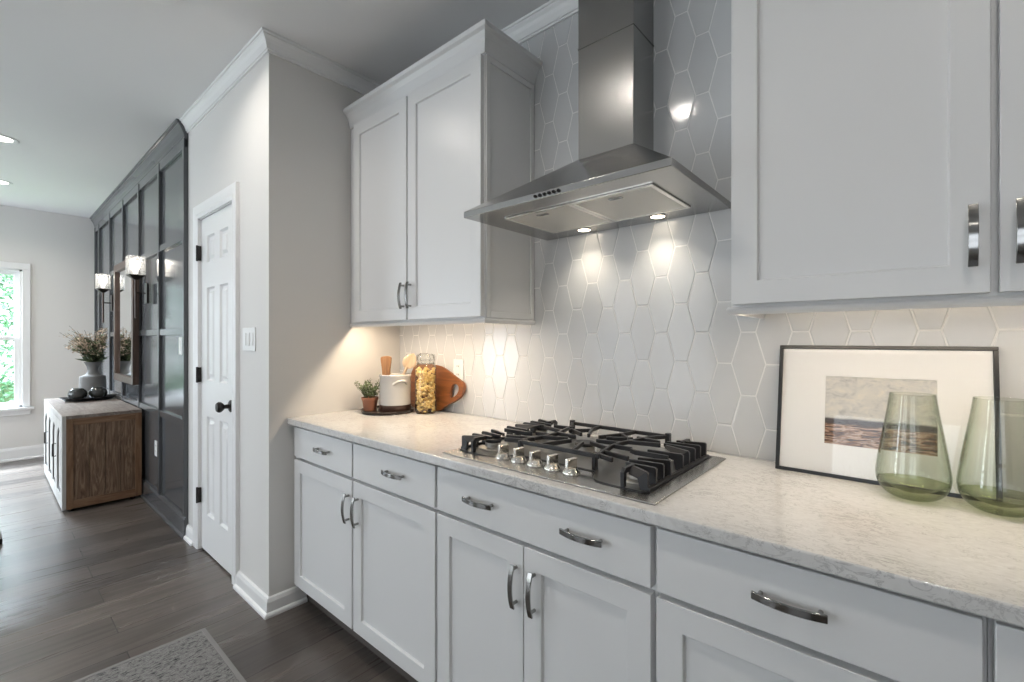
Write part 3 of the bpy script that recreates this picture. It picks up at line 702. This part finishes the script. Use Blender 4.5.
for i in range(5):
    kx = 1.318 + .0622*i; ky = -.5545
    n = 36; prof = [(.0225, 0), (.0240, .003), (.0225, .009), (.0180, .015), (.0165, .018), (.001, .0185)]
    P = []; F = []
    for j, (r, z) in enumerate(prof):
        for a in range(n):
            rr = r*(1 - (.055 if (a % 3 == 0 and j in (1, 2, 3)) else 0)); P.append((kx+rr*math.cos(2*math.pi*a/n), ky+rr*math.sin(2*math.pi*a/n), ZP+z))
    for j in range(len(prof)-1):
        for a in range(n): F.append((j*n+a, j*n+(a+1) % n, (j+1)*n+(a+1) % n, (j+1)*n+a))
    kn = MB().add(P, F).build('control_knob', M['knob'], ck, smooth=25)
    ang = R(80); dx, dy = math.cos(ang), math.sin(ang)
    MB().obox((kx, ky, ZP+.029), (dx*.0185, dy*.0185, 0), (-dy*.0058, dx*.0058, 0), (0, 0, .0140)).build('grip', M['knob'], kn, bevel=.0022, seg=3)

# ------------------------------------------------------------------ on the counter: picture and vases
CT = .9145
LEAN = math.atan2(.068, .359)
fr = thing('framed_picture', 'black framed landscape painting with wide white mat leaning on the tiles', 'picture', (1.9665, -.0885, CT+.0006), (-LEAN, 0, 0))
fw, fh, fb, fd = .4565, .3655, .0095, .018
f = MB()
def ringbox(mb, x0, x1, z0, z1, b, y0, y1):
    mb.box(x0, x1, y0, y1, z0, z0+b).box(x0, x1, y0, y1, z1-b, z1).box(x0, x0+b, y0, y1, z0+b, z1-b).box(x1-b, x1, y0, y1, z0+b, z1-b); return mb
ringbox(f, 0, fw, 0, fh, fb, 0, fd).build('frame', M['black'], fr, local=True, bevel=.0012)
ax0, ax1, az0, az1 = .1165, .3490, .0905, .2790
mt = MB(); b = .0
yy = .008
mt.extr([(fb, fb), (fw-fb, fb), (fw-fb, fh-fb), (fb, fh-fb)], lambda x, y, z: (x, z, y), yy, yy+.002, 0, [[(ax0, az0), (ax1, az0), (ax1, az1), (ax0, az1)]])
mt.build('mat_board', M['mount'], fr, local=True)
MB().box(ax0-.004, ax1+.004, yy+.0022, yy+.003, az0-.004, az1+.004).build('painting', M['art'], fr, local=True)
MB().box(fb, fw-fb, .012, .016, fb, fh-fb).build('backing_board', M['tray'], fr, local=True)
MB().box(fb, fw-fb, .004, .006, fb, fh-fb).build('glazing', M['picglass'], fr, local=True)

def vase_profile():
    out = [(.0235, 0), (.040, .004), (.056, .016), (.0655, .033), (.0690, .052), (.0680, .070), (.0635, .105), (.0560, .155), (.0480, .205), (.0425, .246)]
    return smoothloop(out, 5, False)
def glass_vase(label, x, y):
    t = thing('glass_vase', label, 'vase', (x, y, CT+.0003), group='green glass vases')
    o = vase_profile(); wall = .0016
    zt = .040
    up = [p for p in o if p[1] >= zt]
    ring = up + [(p[0]-wall, p[1]) for p in up[::-1]]
    MB().lathe((0, 0, 0), ring, 56, closed=True).build('bowl', M['vase'], t, local=True, smooth=50)
    lo = [p for p in o if p[1] < zt] + [(up[0][0], zt-.0004)]
    base = [(.0001, 0)] + lo + [(up[0][0]-.004, zt-.002), (.045, zt-.012), (.028, zt-.021), (.0001, zt-.0235)]
    MB().lathe((0, 0, 0), base, 56).build('thick_base', M['vasebase'], t, local=True, smooth=50)
    MB().lathe((0, 0, .246), [(.0425, 0), (.0426, .0012), (.0417, .0018), (.0409, .0012), (.0409, 0)], 56, closed=True).build('rim', M['vase'], t, local=True, smooth=60)
    return t
glass_vase('green tinted glass vase standing in front of the painting', 2.268, -.160)
glass_vase('green tinted glass vase at the right edge by the corner of the picture frame', 2.412, -.156)

# ------------------------------------------------------------------ on the counter: the group in the corner
tr = MB().lathe((.205, -.218, CT+.0002), smoothloop([(.0001, 0), (.118, 0), (.130, .004), (.137, .014), (.134, .0155), (.126, .008), (.112, .006), (.0001, .006)], 3, False), 48).build('serving_tray', M['tray'], smooth=50)
tag(tr, 'round dark wooden tray under the crock and herb pot', 'tray')
TZ = CT+.0068
ck2 = thing('utensil_crock', 'cream stoneware crock with brown base standing on the dark tray', 'crock', (.246, -.200, TZ))
MB().lathe((0, 0, 0), [(.0001, 0), (.076, 0), (.0795, .003), (.0800, .036), (.0001, .036)], 44).build('brown_base', M['crockb'], ck2, local=True, smooth=50)
MB().lathe((0, 0, 0), [(.0797, .0365), (.0797, .176), (.0822, .180), (.0822, .188), (.0790, .1905), (.0745, .188), (.0740, .05), (.0001, .045), (.0001, .0365)], 44).build('crock_body', M['cream'], ck2, local=True, smooth=50)
lug = []
for i in range(13):
    a = R(-42 + 52*i/12); q = math.sin(math.pi*i/12)
    lug.append((math.cos(a)*(.079+.017*q), math.sin(a)*(.079+.017*q), .142 + .020*q))
MB().tube(lug, .0062, 10).build('lug_handle', M['cream'], ck2, local=True, smooth=60)
def spoon(label, base, tip, yaw, sc=1.0):
    b = Vector(base); t = Vector(tip); d = (t-b); L = d.length
    o = thing('wooden_spoon', label, 'spoon', base, group='wooden spoons in the crock')
    R_ = d.to_track_quat('Z', 'Y').to_matrix() @ Matrix.Rotation(yaw, 3, 'Z')
    P = [(0, 0, 0), (0, 0, L*.5), (0, 0, L*.80)]
    mb = MB().tube([R_ @ Vector(p) for p in P], .006, 10, radii=[.0055, .0055, .0075])
    n = 20; V = []; F = []; rings = 12
    for i in range(rings+1):
        u = i/rings; z = L*.76 + .080*sc*u; w = .031*sc*math.sin(math.pi*min(1, max(0.0, u))**.8)**.75 + .0015; th = .0075*math.sin(math.pi*u)**.5 + .002
        for j in range(n):
            a = 2*math.pi*j/n; yy = math.sin(a)*th; 
            if math.sin(a) > 0: yy *= -.1 + .9*abs(math.cos(a))
            V.append(R_ @ Vector((math.cos(a)*w, yy, z)))
    for i in range(rings):
        for j in range(n): F.append((i*n+j, i*n+(j+1) % n, (i+1)*n+(j+1) % n, (i+1)*n+j))
    F += [tuple(range(n))[::-1], tuple(rings*n+j for j in range(n))]
    m2 = MB().add(V, F)
    mb.build('handle', M['spoon'], o, local=True, smooth=60); m2.build('spoon_bowl', M['spoon'], o, local=True, smooth=60)
    return o
spoon('pale wooden spoon leaning furthest right over the crock rim', (.215, -.215, TZ+.046), (.318, -.150, TZ+.275), R(110), 1.1)
spoon('pale wooden spoon tilted behind the other spoon in the crock', (.222, -.185, TZ+.046), (.252, -.118, TZ+.270), R(110), 1.0)
br = thing('wooden_brush', 'brown wooden brush handle standing upright at the left of the crock', 'brush', (.196, -.222, TZ+.046))
MB().extr(smoothloop([(-.018, 0), (-.018, .11), (-.020, .165), (-.026, .212), (-.024, .232), (.0, .237), (.024, .232), (.026, .212), (.020, .165), (.018, .11), (.018, 0)], 4), lambda x, y, z: (x*.8+z*.55, x*.6-z*.75, y), -.011, .011).build('brush_handle', M['brushw'], br, local=True, bevel=.004, seg=3)
# herb in a terracotta pot
hp = thing('potted_herb', 'small green herb in a terracotta pot on the dark tray', 'plant', (.140, -.283, TZ))
MB().lathe((0, 0, 0), [(.0001, 0), (.031, 0), (.0395, .056), (.043, .057), (.0435, .070), (.0395, .070), (.036, .058), (.0001, .056)], 32).build('pot', M['terra'], hp, local=True, smooth=40)
MB().lathe((0, 0, .0585), [(.036, 0), (.02, .003), (.0001, .004)], 20).build('soil', M['soil'], hp, local=True)
rl = random.Random(5); lv = MB(); st = MB()
def leaf(mb, p, d, L, w, rnd, fold=.25):
    d = Vector(d).normalized(); s2 = d.cross(Vector((rnd.uniform(-1,1), rnd.uniform(-1,1), rnd.uniform(-.2,1)))).normalized(); u = s2.cross(d)
    p = Vector(p)
    mb.add([p, p+d*L*.45+s2*w/2+u*w*fold, p+d*L, p+d*L*.45-s2*w/2+u*w*fold, p+d*L*.45], [(0,1,4),(1,2,4),(4,2,3),(0,4,3)])
for i in range(38):
    a = rl.uniform(0, 6.283); r0 = rl.uniform(0, .026); le = rl.uniform(.055, .108); out = rl.uniform(.1, .75)
    p0 = Vector((math.cos(a)*r0, math.sin(a)*r0, .060)); d = Vector((math.cos(a)*out, math.sin(a)*out, 1)).normalized()
    pts = [p0, p0+d*le*.5, p0+d*le+Vector((math.cos(a), math.sin(a), 0))*.006]
    st.tube(pts, .0009, 5)
    for j in range(16):
        t = rl.uniform(.2, 1.02); q = p0+d*le*t; a2 = rl.uniform(0, 6.283)
        leaf(lv, q, (math.cos(a2), math.sin(a2), rl.uniform(.1, .9)), rl.uniform(.009, .017), rl.uniform(.005, .008), rl)
st.build('stems', M['stem'], hp, local=True); lv.build('leaves', M['herb'], hp, local=True, fix=False)
# pasta jar
JX, JY = .386, -.113
jr = thing('glass_jar', 'tall clear glass clip-top jar filled with dry pasta', 'jar', (JX, JY, CT+.0003))
jo = [(.0001, 0), (.050, 0), (.0535, .004), (.054, .012), (.054, .222), (.0525, .236), (.0455, .247), (.0445, .256), (.0445, .264)]
ji = [(.0425, .264), (.0425, .254), (.0435, .246), (.0505, .234), (.0520, .222), (.0520, .012), (.0500, .007), (.0001, .006)]
MB().lathe((0, 0, 0), jo+ji, 44).build('jar_body', M['jarglass'], jr, local=True, smooth=50)
MB().lathe((0, 0, 0), [(.0001, .2665), (.047, .2665), (.049, .270), (.049, .292), (.046, .299), (.040, .302), (.0001, .303), (.0001, .299), (.039, .298), (.0455, .291), (.0455, .272), (.0001, .271)], 44).build('lid', M['jarglass'], jr, local=True, smooth=50)
MB().lathe((0, 0, .2643), [(.0445, 0), (.0475, 0), (.0475, .002), (.0445, .002)], 36, closed=True).build('gasket', M['cream'], jr, local=True)
wr = MB(); cl = [(.0462*math.cos(2*math.pi*i/40), .0462*math.sin(2*math.pi*i/40), .252) for i in range(40)]
wr.tube(cl, .0014, 6, closed=True)
for sg in (-1, 1):
    wr.tube([(sg*.047, -.012, .252), (sg*.052, -.012, .285), (sg*.030, -.012, .3045), (0, -.012, .3062)], .0013, 6)
    wr.tube([(sg*.049, .012, .254), (sg*.056, .010, .268), (sg*.053, .006, .296), (sg*.045, 0, .304)], .0013, 6)
wr.build('wire_clasp', M['chrome'], jr, local=True, smooth=60)
rp = random.Random(9); pm = MB()
def noodle(c, r, L, ang, tilt):
    d = Vector((math.cos(ang)*math.cos(tilt), math.sin(ang)*math.cos(tilt), math.sin(tilt))); s2 = d.cross(Vector((0, 0, 1))).normalized()
    u = s2.cross(d); c = Vector(c); path = []
    for i in range(5):
        t = -1+i/2; path.append(c + d*(t*L/2) + u*(.30*L*(1-t*t)-.15*L))
    n = 8; pm.tube(path, r, n)
z = .014
while z < .226:
    for i in range(13):
        rr = .0495*math.sqrt(rp.random()) if i > 8 else rp.uniform(.0385, .0425); rr = min(rr, .0415); a = rp.uniform(0, 6.283)
        noodle((rr*math.cos(a), rr*math.sin(a), z+rp.uniform(-.004, .004)), rp.uniform(.0050, .0068), rp.uniform(.010, .017), rp.uniform(0, 3.14), rp.uniform(-.9, .9))
    z += .0095
for v in pm.v:
    r = math.hypot(v.x, v.y)
    if r > .0512: v.x *= .0512/r; v.y *= .0512/r
    v.z = max(v.z, .0078); v += Vector((JX, JY, CT+.0003))
pa = pm.build('pasta', M['pasta'], smooth=50); tag(pa, 'golden dry pasta filling the clear glass jar', 'pasta', kind='stuff')
# cutting board leaning on the tiles
cbd = thing('cutting_board', 'brown wooden cutting board with loop handle leaning behind the pasta jar', 'cutting board', (.352, -.049, CT+.0003), (-R(9.5), 0, 0))
outl = smoothloop([(-.165, .006), (-.10, .001), (.02, .001), (.065, .010), (.115, .042), (.160, .060), (.206, .090), (.224, .128), (.212, .160), (.178, .180), (.120, .205), (.055, .232), (.0, .243), (-.10, .245), (-.185, .235), (-.215, .19), (-.22, .12), (-.21, .05)], 5)
hole = smoothloop([(.134, .082), (.156, .084), (.178, .098), (.190, .120), (.184, .142), (.162, .152), (.140, .146), (.130, .116)], 5)
MB().extr(outl, lambda x, y, z: (x, z, y), 0, .018, 0, [hole]).build('board', M['acacia'], cbd, local=True, bevel=.003, seg=3, smooth=40)
# outlet on the tiles, switches
def plate(name, label, cat, loc, rot, w, h, devs, matn='plastic'):
    t = thing(name, label, cat, loc, rot)
    MB().box(-w/2, w/2, -.005, 0, -h/2, h/2).build('cover_plate', M[matn], t, local=True, bevel=.0018)
    for dx, kind in devs:
        if kind == 'outlet':
            for dz in (-.021, .021):
                s_ = MB().lathe((dx, -.0052, dz), [(.0165, 0), (.0165, -.0015), (.0001, -.0016)], 20, axis='y').build('socket', M[matn], t, local=True)
                MB().box(dx-.0075, dx-.0045, -.0072, -.0066, dz-.002, dz+.007).box(dx+.0045, dx+.0075, -.0072, -.0066, dz-.002, dz+.006).build('socket_slots', M['socket'], s_, local=True)
        else:
            MB().box(dx-.0165, dx+.0165, -.0058, -.005, -.0335, .0335).box(dx-.0145, dx+.0145, -.008, -.0055, -.0315, .0315).build('rocker', M[matn], t, local=True, bevel=.001)
    return t
plate('wall_outlet', 'white double outlet on the tiled wall behind the cutting board', 'outlet', (.514, -.0008, 1.131), (0, 0, 0), .072, .117, [(0, 'outlet')])
plate('light_switch', 'white triple light switch beside the pantry door', 'light switch', (-.236, -D-.0002, 1.293), (0, 0, 0), .165, .117, [(-.046, 'r'), (0, 'r'), (.046, 'r')])
plate('light_switch', 'white single light switch on the slate panelled wall near the pantry door', 'light switch', (-1.430, -.7352, 1.250), (0, 0, 0), .072, .117, [(0, 'r')])
plate('wall_outlet', 'white outlet low on the slate panelled wall beside the wooden console', 'outlet', (-2.10, -.7352, .455), (0, 0, 0), .072, .117, [(0, 'outlet')])

# ------------------------------------------------------------------ dining side: console, decor, mirror, sconces
KX0, KX1, KY0, KY1, KT = -3.98, -2.46, -1.228, -.760, .722
cn = thing('console_cabinet', 'rustic wooden sideboard with arched white doors against the slate panelled wall', 'sideboard', ((KX0+KX1)/2, (KY0+KY1)/2, 0))
top = MB(); n = 6
for i in range(n): top.box(KX0+(KX1-KX0)*i/n+.001, KX0+(KX1-KX0)*(i+1)/n-.001, KY0+.002, KY1, KT-.024, KT)
top.build('top', M['rustictop'], cn, bevel=.0015)
sd = MB().box(KX1-.030, KX1-.012, KY0+.06, KY1-.04, .085, KT-.075); wv = (KY1-KY0-.10)/4
sd.v = []; sd.f = []; sd.m = []
for i in range(4): sd.box(KX1-.030, KX1-.010-.0015*(i % 2), KY0+.062+wv*i, KY0+.060+wv*(i+1), .085, KT-.075)
sd.build('side_panel', M['rustic'], cn, bevel=.001)
for ya, yb in ((KY0+.022, KY0+.062), (KY1-.042, KY1)): MB().box(KX1-.035, KX1, ya, yb, .024, KT-.0245).build('corner_post', M['rusticf'], cn, bevel=.002)
for za, zb in ((.024, .085), (KT-.075, KT-.0245)): MB().box(KX1-.035, KX1-.001, KY0+.062, KY1-.042, za, zb).build('side_rail', M['rustich'], cn, bevel=.002)
MB().box(KX0, KX1-.036, KY0+.03, KY1, .024, KT-.025).build('carcass', M['rusticf'], cn)
MB().box(KX0, KX1, KY0, KY0+.022, .024, .062).box(KX0, KX1, KY0, KY0+.022, KT-.04, KT-.0002).box(KX0, KX0+.04, KY0, KY0+.022, .062, KT-.04).box(KX1-.055, KX1, KY0, KY0+.022, .062, KT-.04).build('face_frame', M['whitewash'], cn, bevel=.001)
da, db = KX0+.042, KX1-.057; dw = (db-da)/4
for i in range(4):
    a, b = da+dw*i+.002, da+dw*(i+1)-.002; m_ = (a+b)/2; rw = dw*.33; zs = .12; zt2 = KT-.11-rw
    def arch(r): return [(m_-r, zs + (rw-r)), (m_+r, zs + (rw-r))] + [(m_+r*math.cos(math.pi*q/14), zt2+r*math.sin(math.pi*q/14)) for q in range(15)]
    d = MB().extr([(a, .064), (b, .064), (b, KT-.042), (a, KT-.042)], lambda x, y, z: (x, z, y), KY0, KY0+.02, 0, [arch(rw)]).build('door', M['whitewash'], cn)
    MB().extr(arch(rw-.0005), lambda x, y, z: (x, z, y), KY0+.004, KY0+.018, 0, [arch(rw-.022)]).build('arch_band', M['bronze'], d)
    MB().extr(arch(rw-.0225), lambda x, y, z: (x, z, y), KY0+.008, KY0+.018).build('arch_panel', M['whitewash'], d)
    if i % 2 == 0: MB().tube([(b-.012, KY0, .36), (b-.012, KY0-.02, .36), (b-.012, KY0-.02, .46), (b-.012, KY0, .46)], .005, 8).build('door_pull', M['bronze'], d)
for fx in (KX0+.05, KX1-.05):
    for fy in (KY0+.05, KY1-.05): MB().lathe((fx, fy, .0005), [(.018, 0), (.022, .0235)], 16, cap0=True, cap1=True).build('foot', M['bronze'], cn)
# tray with two orbs
ty, tx = -.955, -3.53
tb = MB(); V = []; F = []; nn = 28
for j, (f_, zz) in enumerate(((.55, 0), (.80, .006), (1.0, .030), (.97, .031), (.76, .011), (.5, .006))):
    for i in range(nn):
        a = 2*math.pi*i/nn; ca, sa = math.cos(a), math.sin(a)
        V.append((tx + .115*f_*ca, ty + .190*f_*sa*(1+.10*abs(sa)), KT+.0003 + zz + (.014*abs(sa)**3 if j in (2, 3) else 0)))
for j in range(5):
    for i in range(nn): F.append((j*nn+i, j*nn+(i+1) % nn, (j+1)*nn+(i+1) % nn, (j+1)*nn+i))
F += [tuple(range(nn))[::-1], tuple(5*nn+i for i in range(nn))]
tag(tb.add(V, F).build('decorative_tray', M['black'], smooth=60), 'black boat-shaped tray holding two shiny orbs on the sideboard', 'tray')
def orb(label, x, y, rr):
    V = []; F = []; m_, n_ = 14, 36
    for j in range(m_+1):
        th = math.pi*j/m_; z = -math.cos(th)*rr*.88; r = math.sin(th)*rr
        z -= .010*math.exp(-(r/(.25*rr))**2) if j > m_/2 else 0
        for i in range(n_):
            a = 2*math.pi*i/n_; q = r*(1-.045*(abs(math.sin(a*3.5))**.35 < .62))
            V.append((x+q*math.cos(a), y+q*math.sin(a), KT+.0075+rr*.88+z))
    for j in range(m_):
        for i in range(n_): F.append((j*n_+i, j*n_+(i+1) % n_, (j+1)*n_+(i+1) % n_, (j+1)*n_+i))
    tag(MB().add(V, F).build('decorative_orb', M['orb'], smooth=70), label, 'ornament', 'shiny orbs on the tray')
orb('shiny charcoal ribbed orb on the tray, nearer the room and left of its twin', -3.50, -1.040, .069)
orb('shiny charcoal ribbed orb on the tray, closer to the slate wall', -3.50, -.900, .069)
vx, vy = -3.80, -.901
fv = MB().lathe((vx, vy, KT+.0003), smoothloop([(.0001, 0), (.098, 0), (.101, .008), (.101, .150), (.097, .205), (.090, .213), (.062, .222), (.046, .245), (.040, .270), (.046, .305), (.066, .345), (.064, .350), (.056, .340), (.034, .30), (.030, .27), (.0001, .262)], 3, False), 40).build('flower_vase', M['concrete'], smooth=50)
tag(fv, 'grey stone vase with flared neck on the sideboard behind the tray', 'vase')
bq = thing('flower_arrangement', 'dried blossoms with dark green leaves standing in the grey stone vase', 'flowers', (vx, vy, KT+.30))
rb = random.Random(11); sm = MB(); lf = MB(); bl = MB()
for i in range(60):
    a = rb.uniform(0, 6.283); out = rb.uniform(.05, 1.0)**.7; hgt = rb.uniform(.22, .40) - .12*out*rb.random()
    tip = Vector((math.cos(a)*.25*out, max(-.29, min(.095, math.sin(a)*.29*out)), hgt+.02)); p = Vector((math.cos(a)*.015, math.sin(a)*.015, -.02)); mid = Vector((math.cos(a)*.05*out, math.sin(a)*.05*out, hgt*.5))
    path = smoothloop([p, mid, tip], 4, False); sm.tube(path, .0016, 5)
    for j in range(26):
        t = rb.uniform(.35, 1.0); k_ = int(t*(len(path)-1)); q = Vector(path[k_]); a2 = rb.uniform(0, 6.283)
        if t > .62: 
            for _ in range(3): leaf(bl, q+Vector((rb.gauss(0, .012), rb.gauss(0, .012), rb.gauss(0, .012))), (math.cos(a2), math.sin(a2), rb.uniform(-.2, 1)), rb.uniform(.010, .020), rb.uniform(.008, .014), rb)
        if t < .8: leaf(lf, q, (math.cos(a2), math.sin(a2), rb.uniform(-.1, .8)), rb.uniform(.035, .075), rb.uniform(.014, .026), rb)
for i in range(16):
    a = rb.uniform(0, 6.283); q = Vector((math.cos(a)*.03, math.sin(a)*.03, .05)); leaf(lf, q, (math.cos(a), math.sin(a), rb.uniform(.25, 1.1)), .11, .03, rb)
sm.build('stems', M['stem'], bq, local=True); lf.build('leaves', M['bleaf'], bq, local=True, fix=False); bl.build('blossoms', M['bloom'], bq, local=True, fix=False)
# mirror
mi = thing('wall_mirror', 'large rectangular mirror in a brown wooden frame on the slate panelled wall', 'mirror', (-3.0, -.757, .915))
X0, X1, Z0, Z1 = -3.415, -2.575, .915, 1.985
ringbox(MB(), X0, X1, Z0, Z1, .060, -.800, -.757).build('frame', M['walnut'], mi, bevel=.003)
MB().box(X0+.060, X1-.060, -.780, -.7575, Z0+.060, Z1-.060).build('mirror_glass', M['mirror'], mi)
# sconces
def sconce(label, x):
    t = thing('wall_sconce', label, 'wall lamp', (x, -.7565, 1.66), group='glass cube wall lamps beside the mirror')
    MB().box(x-.045, x+.045, -.772, -.7567, 1.575, 1.735).build('back_plate', M['bronze'], t, bevel=.002)
    MB().tube([(x, -.770, 1.655), (x, -.832, 1.655)], .006, 10).build('arm', M['bronze'], t, smooth=60)
    MB().tube([(x, -.832, 1.46), (x, -.832, 1.765)], .0085, 12).build('stem', M['walnut'], t, smooth=60)
    MB().frustum((x-.012, x+.012, -.844, -.820, 1.755), (x-.052, x+.052, -.884, -.780, 1.790)).build('socket_cup', M['bronze'], t, bevel=.001)
    g = .054; sh = MB()
    P = []
    for o_, z in ((g, 1.791), (g, 1.935), (g-.008, 1.935), (g-.008, 1.797)): P += [(x-o_, -.832-o_, z), (x+o_, -.832-o_, z), (x+o_, -.832+o_, z), (x-o_, -.832+o_, z)]
    sh.add(P, [(r*4+i, r*4+(i+1) % 4, (r+1)*4+(i+1) % 4, (r+1)*4+i) for r in range(3) for i in range(4)] + [(12,13,14,15), (3,2,1,0)])
    sh.build('glass_shade', M['cubeglass'], t, bevel=.002)
    MB().lathe((x, -.832, 1.800), smoothloop([(.001, 0), (.011, .004), (.013, .025), (.026, .055), (.029, .075), (.022, .098), (.001, .106)], 3, False), 20).build('bulb', M['bulb'], t, smooth=60)
    l = bpy.data.lights.new('sconce_glow', 'POINT'); l.energy = .7; l.color = (1, .90, .78); l.shadow_soft_size = .03
    o = bpy.data.objects.new('sconce_glow', l); COL.objects.link(o); o.location = (x, -.832, 1.905)
sconce('glass cube wall lamp on a dark stem at the near side of the mirror', -2.265)
sconce('glass cube wall lamp on a dark stem at the far side of the mirror', -3.745)

# ------------------------------------------------------------------ rug, chair leg at the left edge, ceiling lights
rg = thing('runner_rug', 'grey patterned runner rug on the wood floor in front of the cabinets', 'rug', (1.1, -1.35, 0))
MB().box(-.085, 2.315, -1.735, -.979, .0006, .007).build('pile', M['rug'], rg)
ringbox2 = MB().box(-.103, 2.333, -.978, -.961, .0006, .0078).box(-.103, 2.333, -1.753, -1.736, .0006, .0078).box(-.103, -.086, -1.736, -.978, .0006, .0078).box(2.316, 2.333, -1.736, -.978, .0006, .0078)
ringbox2.build('bound_edge', M['rugedge'], rg)
ch = thing('dining_chair', 'pale chair whose black-footed leg just enters the left edge of the photo', 'chair', (-2.275, -1.786, 0), (0, 0, R(4)))
for sx in (-1, 1):
    for sy in (-1, 1):
        l = MB().bar([(sx*.222, sy*.222, .030), (sx*.150, sy*.150, .44)], .034, .034, up=(0, 1, 0)).build('leg', M['whitewash'], ch, local=True, bevel=.003)
        MB().lathe((sx*.222, sy*.222, .0005), [(.0001, 0), (.019, 0), (.019, .030), (.0001, .030)], 16).build('foot_cap', M['black'], l, local=True)
MB().box(-.23, .23, -.23, .23, .44, .475).build('seat', M['whitewash'], ch, local=True, bevel=.012, seg=3)
for sx in (-1, 1): MB().bar([(sx*.20, -.21, .47), (sx*.20, -.25, .88)], .03, .03, up=(0, 1, 0)).build('back_post', M['whitewash'], ch, local=True, bevel=.004)
MB().box(-.186, .186, -.262, -.240, .66, .87).build('back_rest', M['whitewash'], ch, local=True, bevel=.006)
LBL = ['round recessed ceiling light nearest the corner wall, at the top edge of the photo', 'round recessed ceiling light above the cooktop, outside the photo', 'round recessed ceiling light above the runner rug, outside the photo',
       'round recessed ceiling light at the left edge, the nearer of the dining pair', 'round recessed ceiling light at the left edge, the one closer to the far window wall']
for i, (lx, ly) in enumerate(CANS[:5]):
    t = thing('ceiling_light', LBL[i], 'ceiling light', (lx, ly, H), group='recessed ceiling lights')
    MB().lathe((0, 0, -.0005), [(.060, 0), (.060, -.004), (.078, -.006), (.088, -.004), (.090, 0)], 40).build('trim_ring', M['plastic'], t, local=True, smooth=40)
    MB().lathe((0, 0, -.0006), [(.0001, -.002), (.0598, -.002), (.0598, 0), (.0001, 0)], 36).build('lens', M['lens'], t, local=True)

# ------------------------------------------------------------------ outside the far window
MB().box(-22, XF-.12, -16, 12, -.35, -.25).build('ground_lawn', M['grass'], kind='structure')
def tree(label, x, y, h, w, m, n, seed):
    rr = random.Random(seed)
    t = thing('garden_tree', label, 'tree', (x, y, -.25), group='trees outside the far window')
    MB().tube([(0, 0, 0), (.04, .02, h*.4), (0, .05, h*.85)], .09, 10, radii=[.11, .08, .02]).build('trunk', M['bark'], t, local=True, smooth=60)
    lv = MB()
    for i in range(n):
        u = rr.random(); z = h*(.08+.92*u); rad = w*(.35+.65*math.sin(math.pi*min(1, u*.8+.25)))*math.sqrt(rr.random()); a = rr.uniform(0, 6.283)
        c = Vector((math.cos(a)*rad, math.sin(a)*rad, z))
        for _ in range(3): leaf(lv, c+Vector((rr.gauss(0, .06), rr.gauss(0, .06), rr.gauss(0, .06))), (rr.uniform(-1, 1), rr.uniform(-1, 1), rr.uniform(-.8, .6)), rr.uniform(.06, .12), rr.uniform(.03, .06), rr)
    lv.build('foliage', m, t, local=True, fix=False)
tree('leafy green tree seen through the right part of the far window', -8.2, -1.0, 3.6, .9, M['tree'], 1500, 1)
tree('blue-green bushy tree beyond the left part of the far window', -9.6, -3.1, 4.2, 1.0, M['treeb'], 1500, 2)
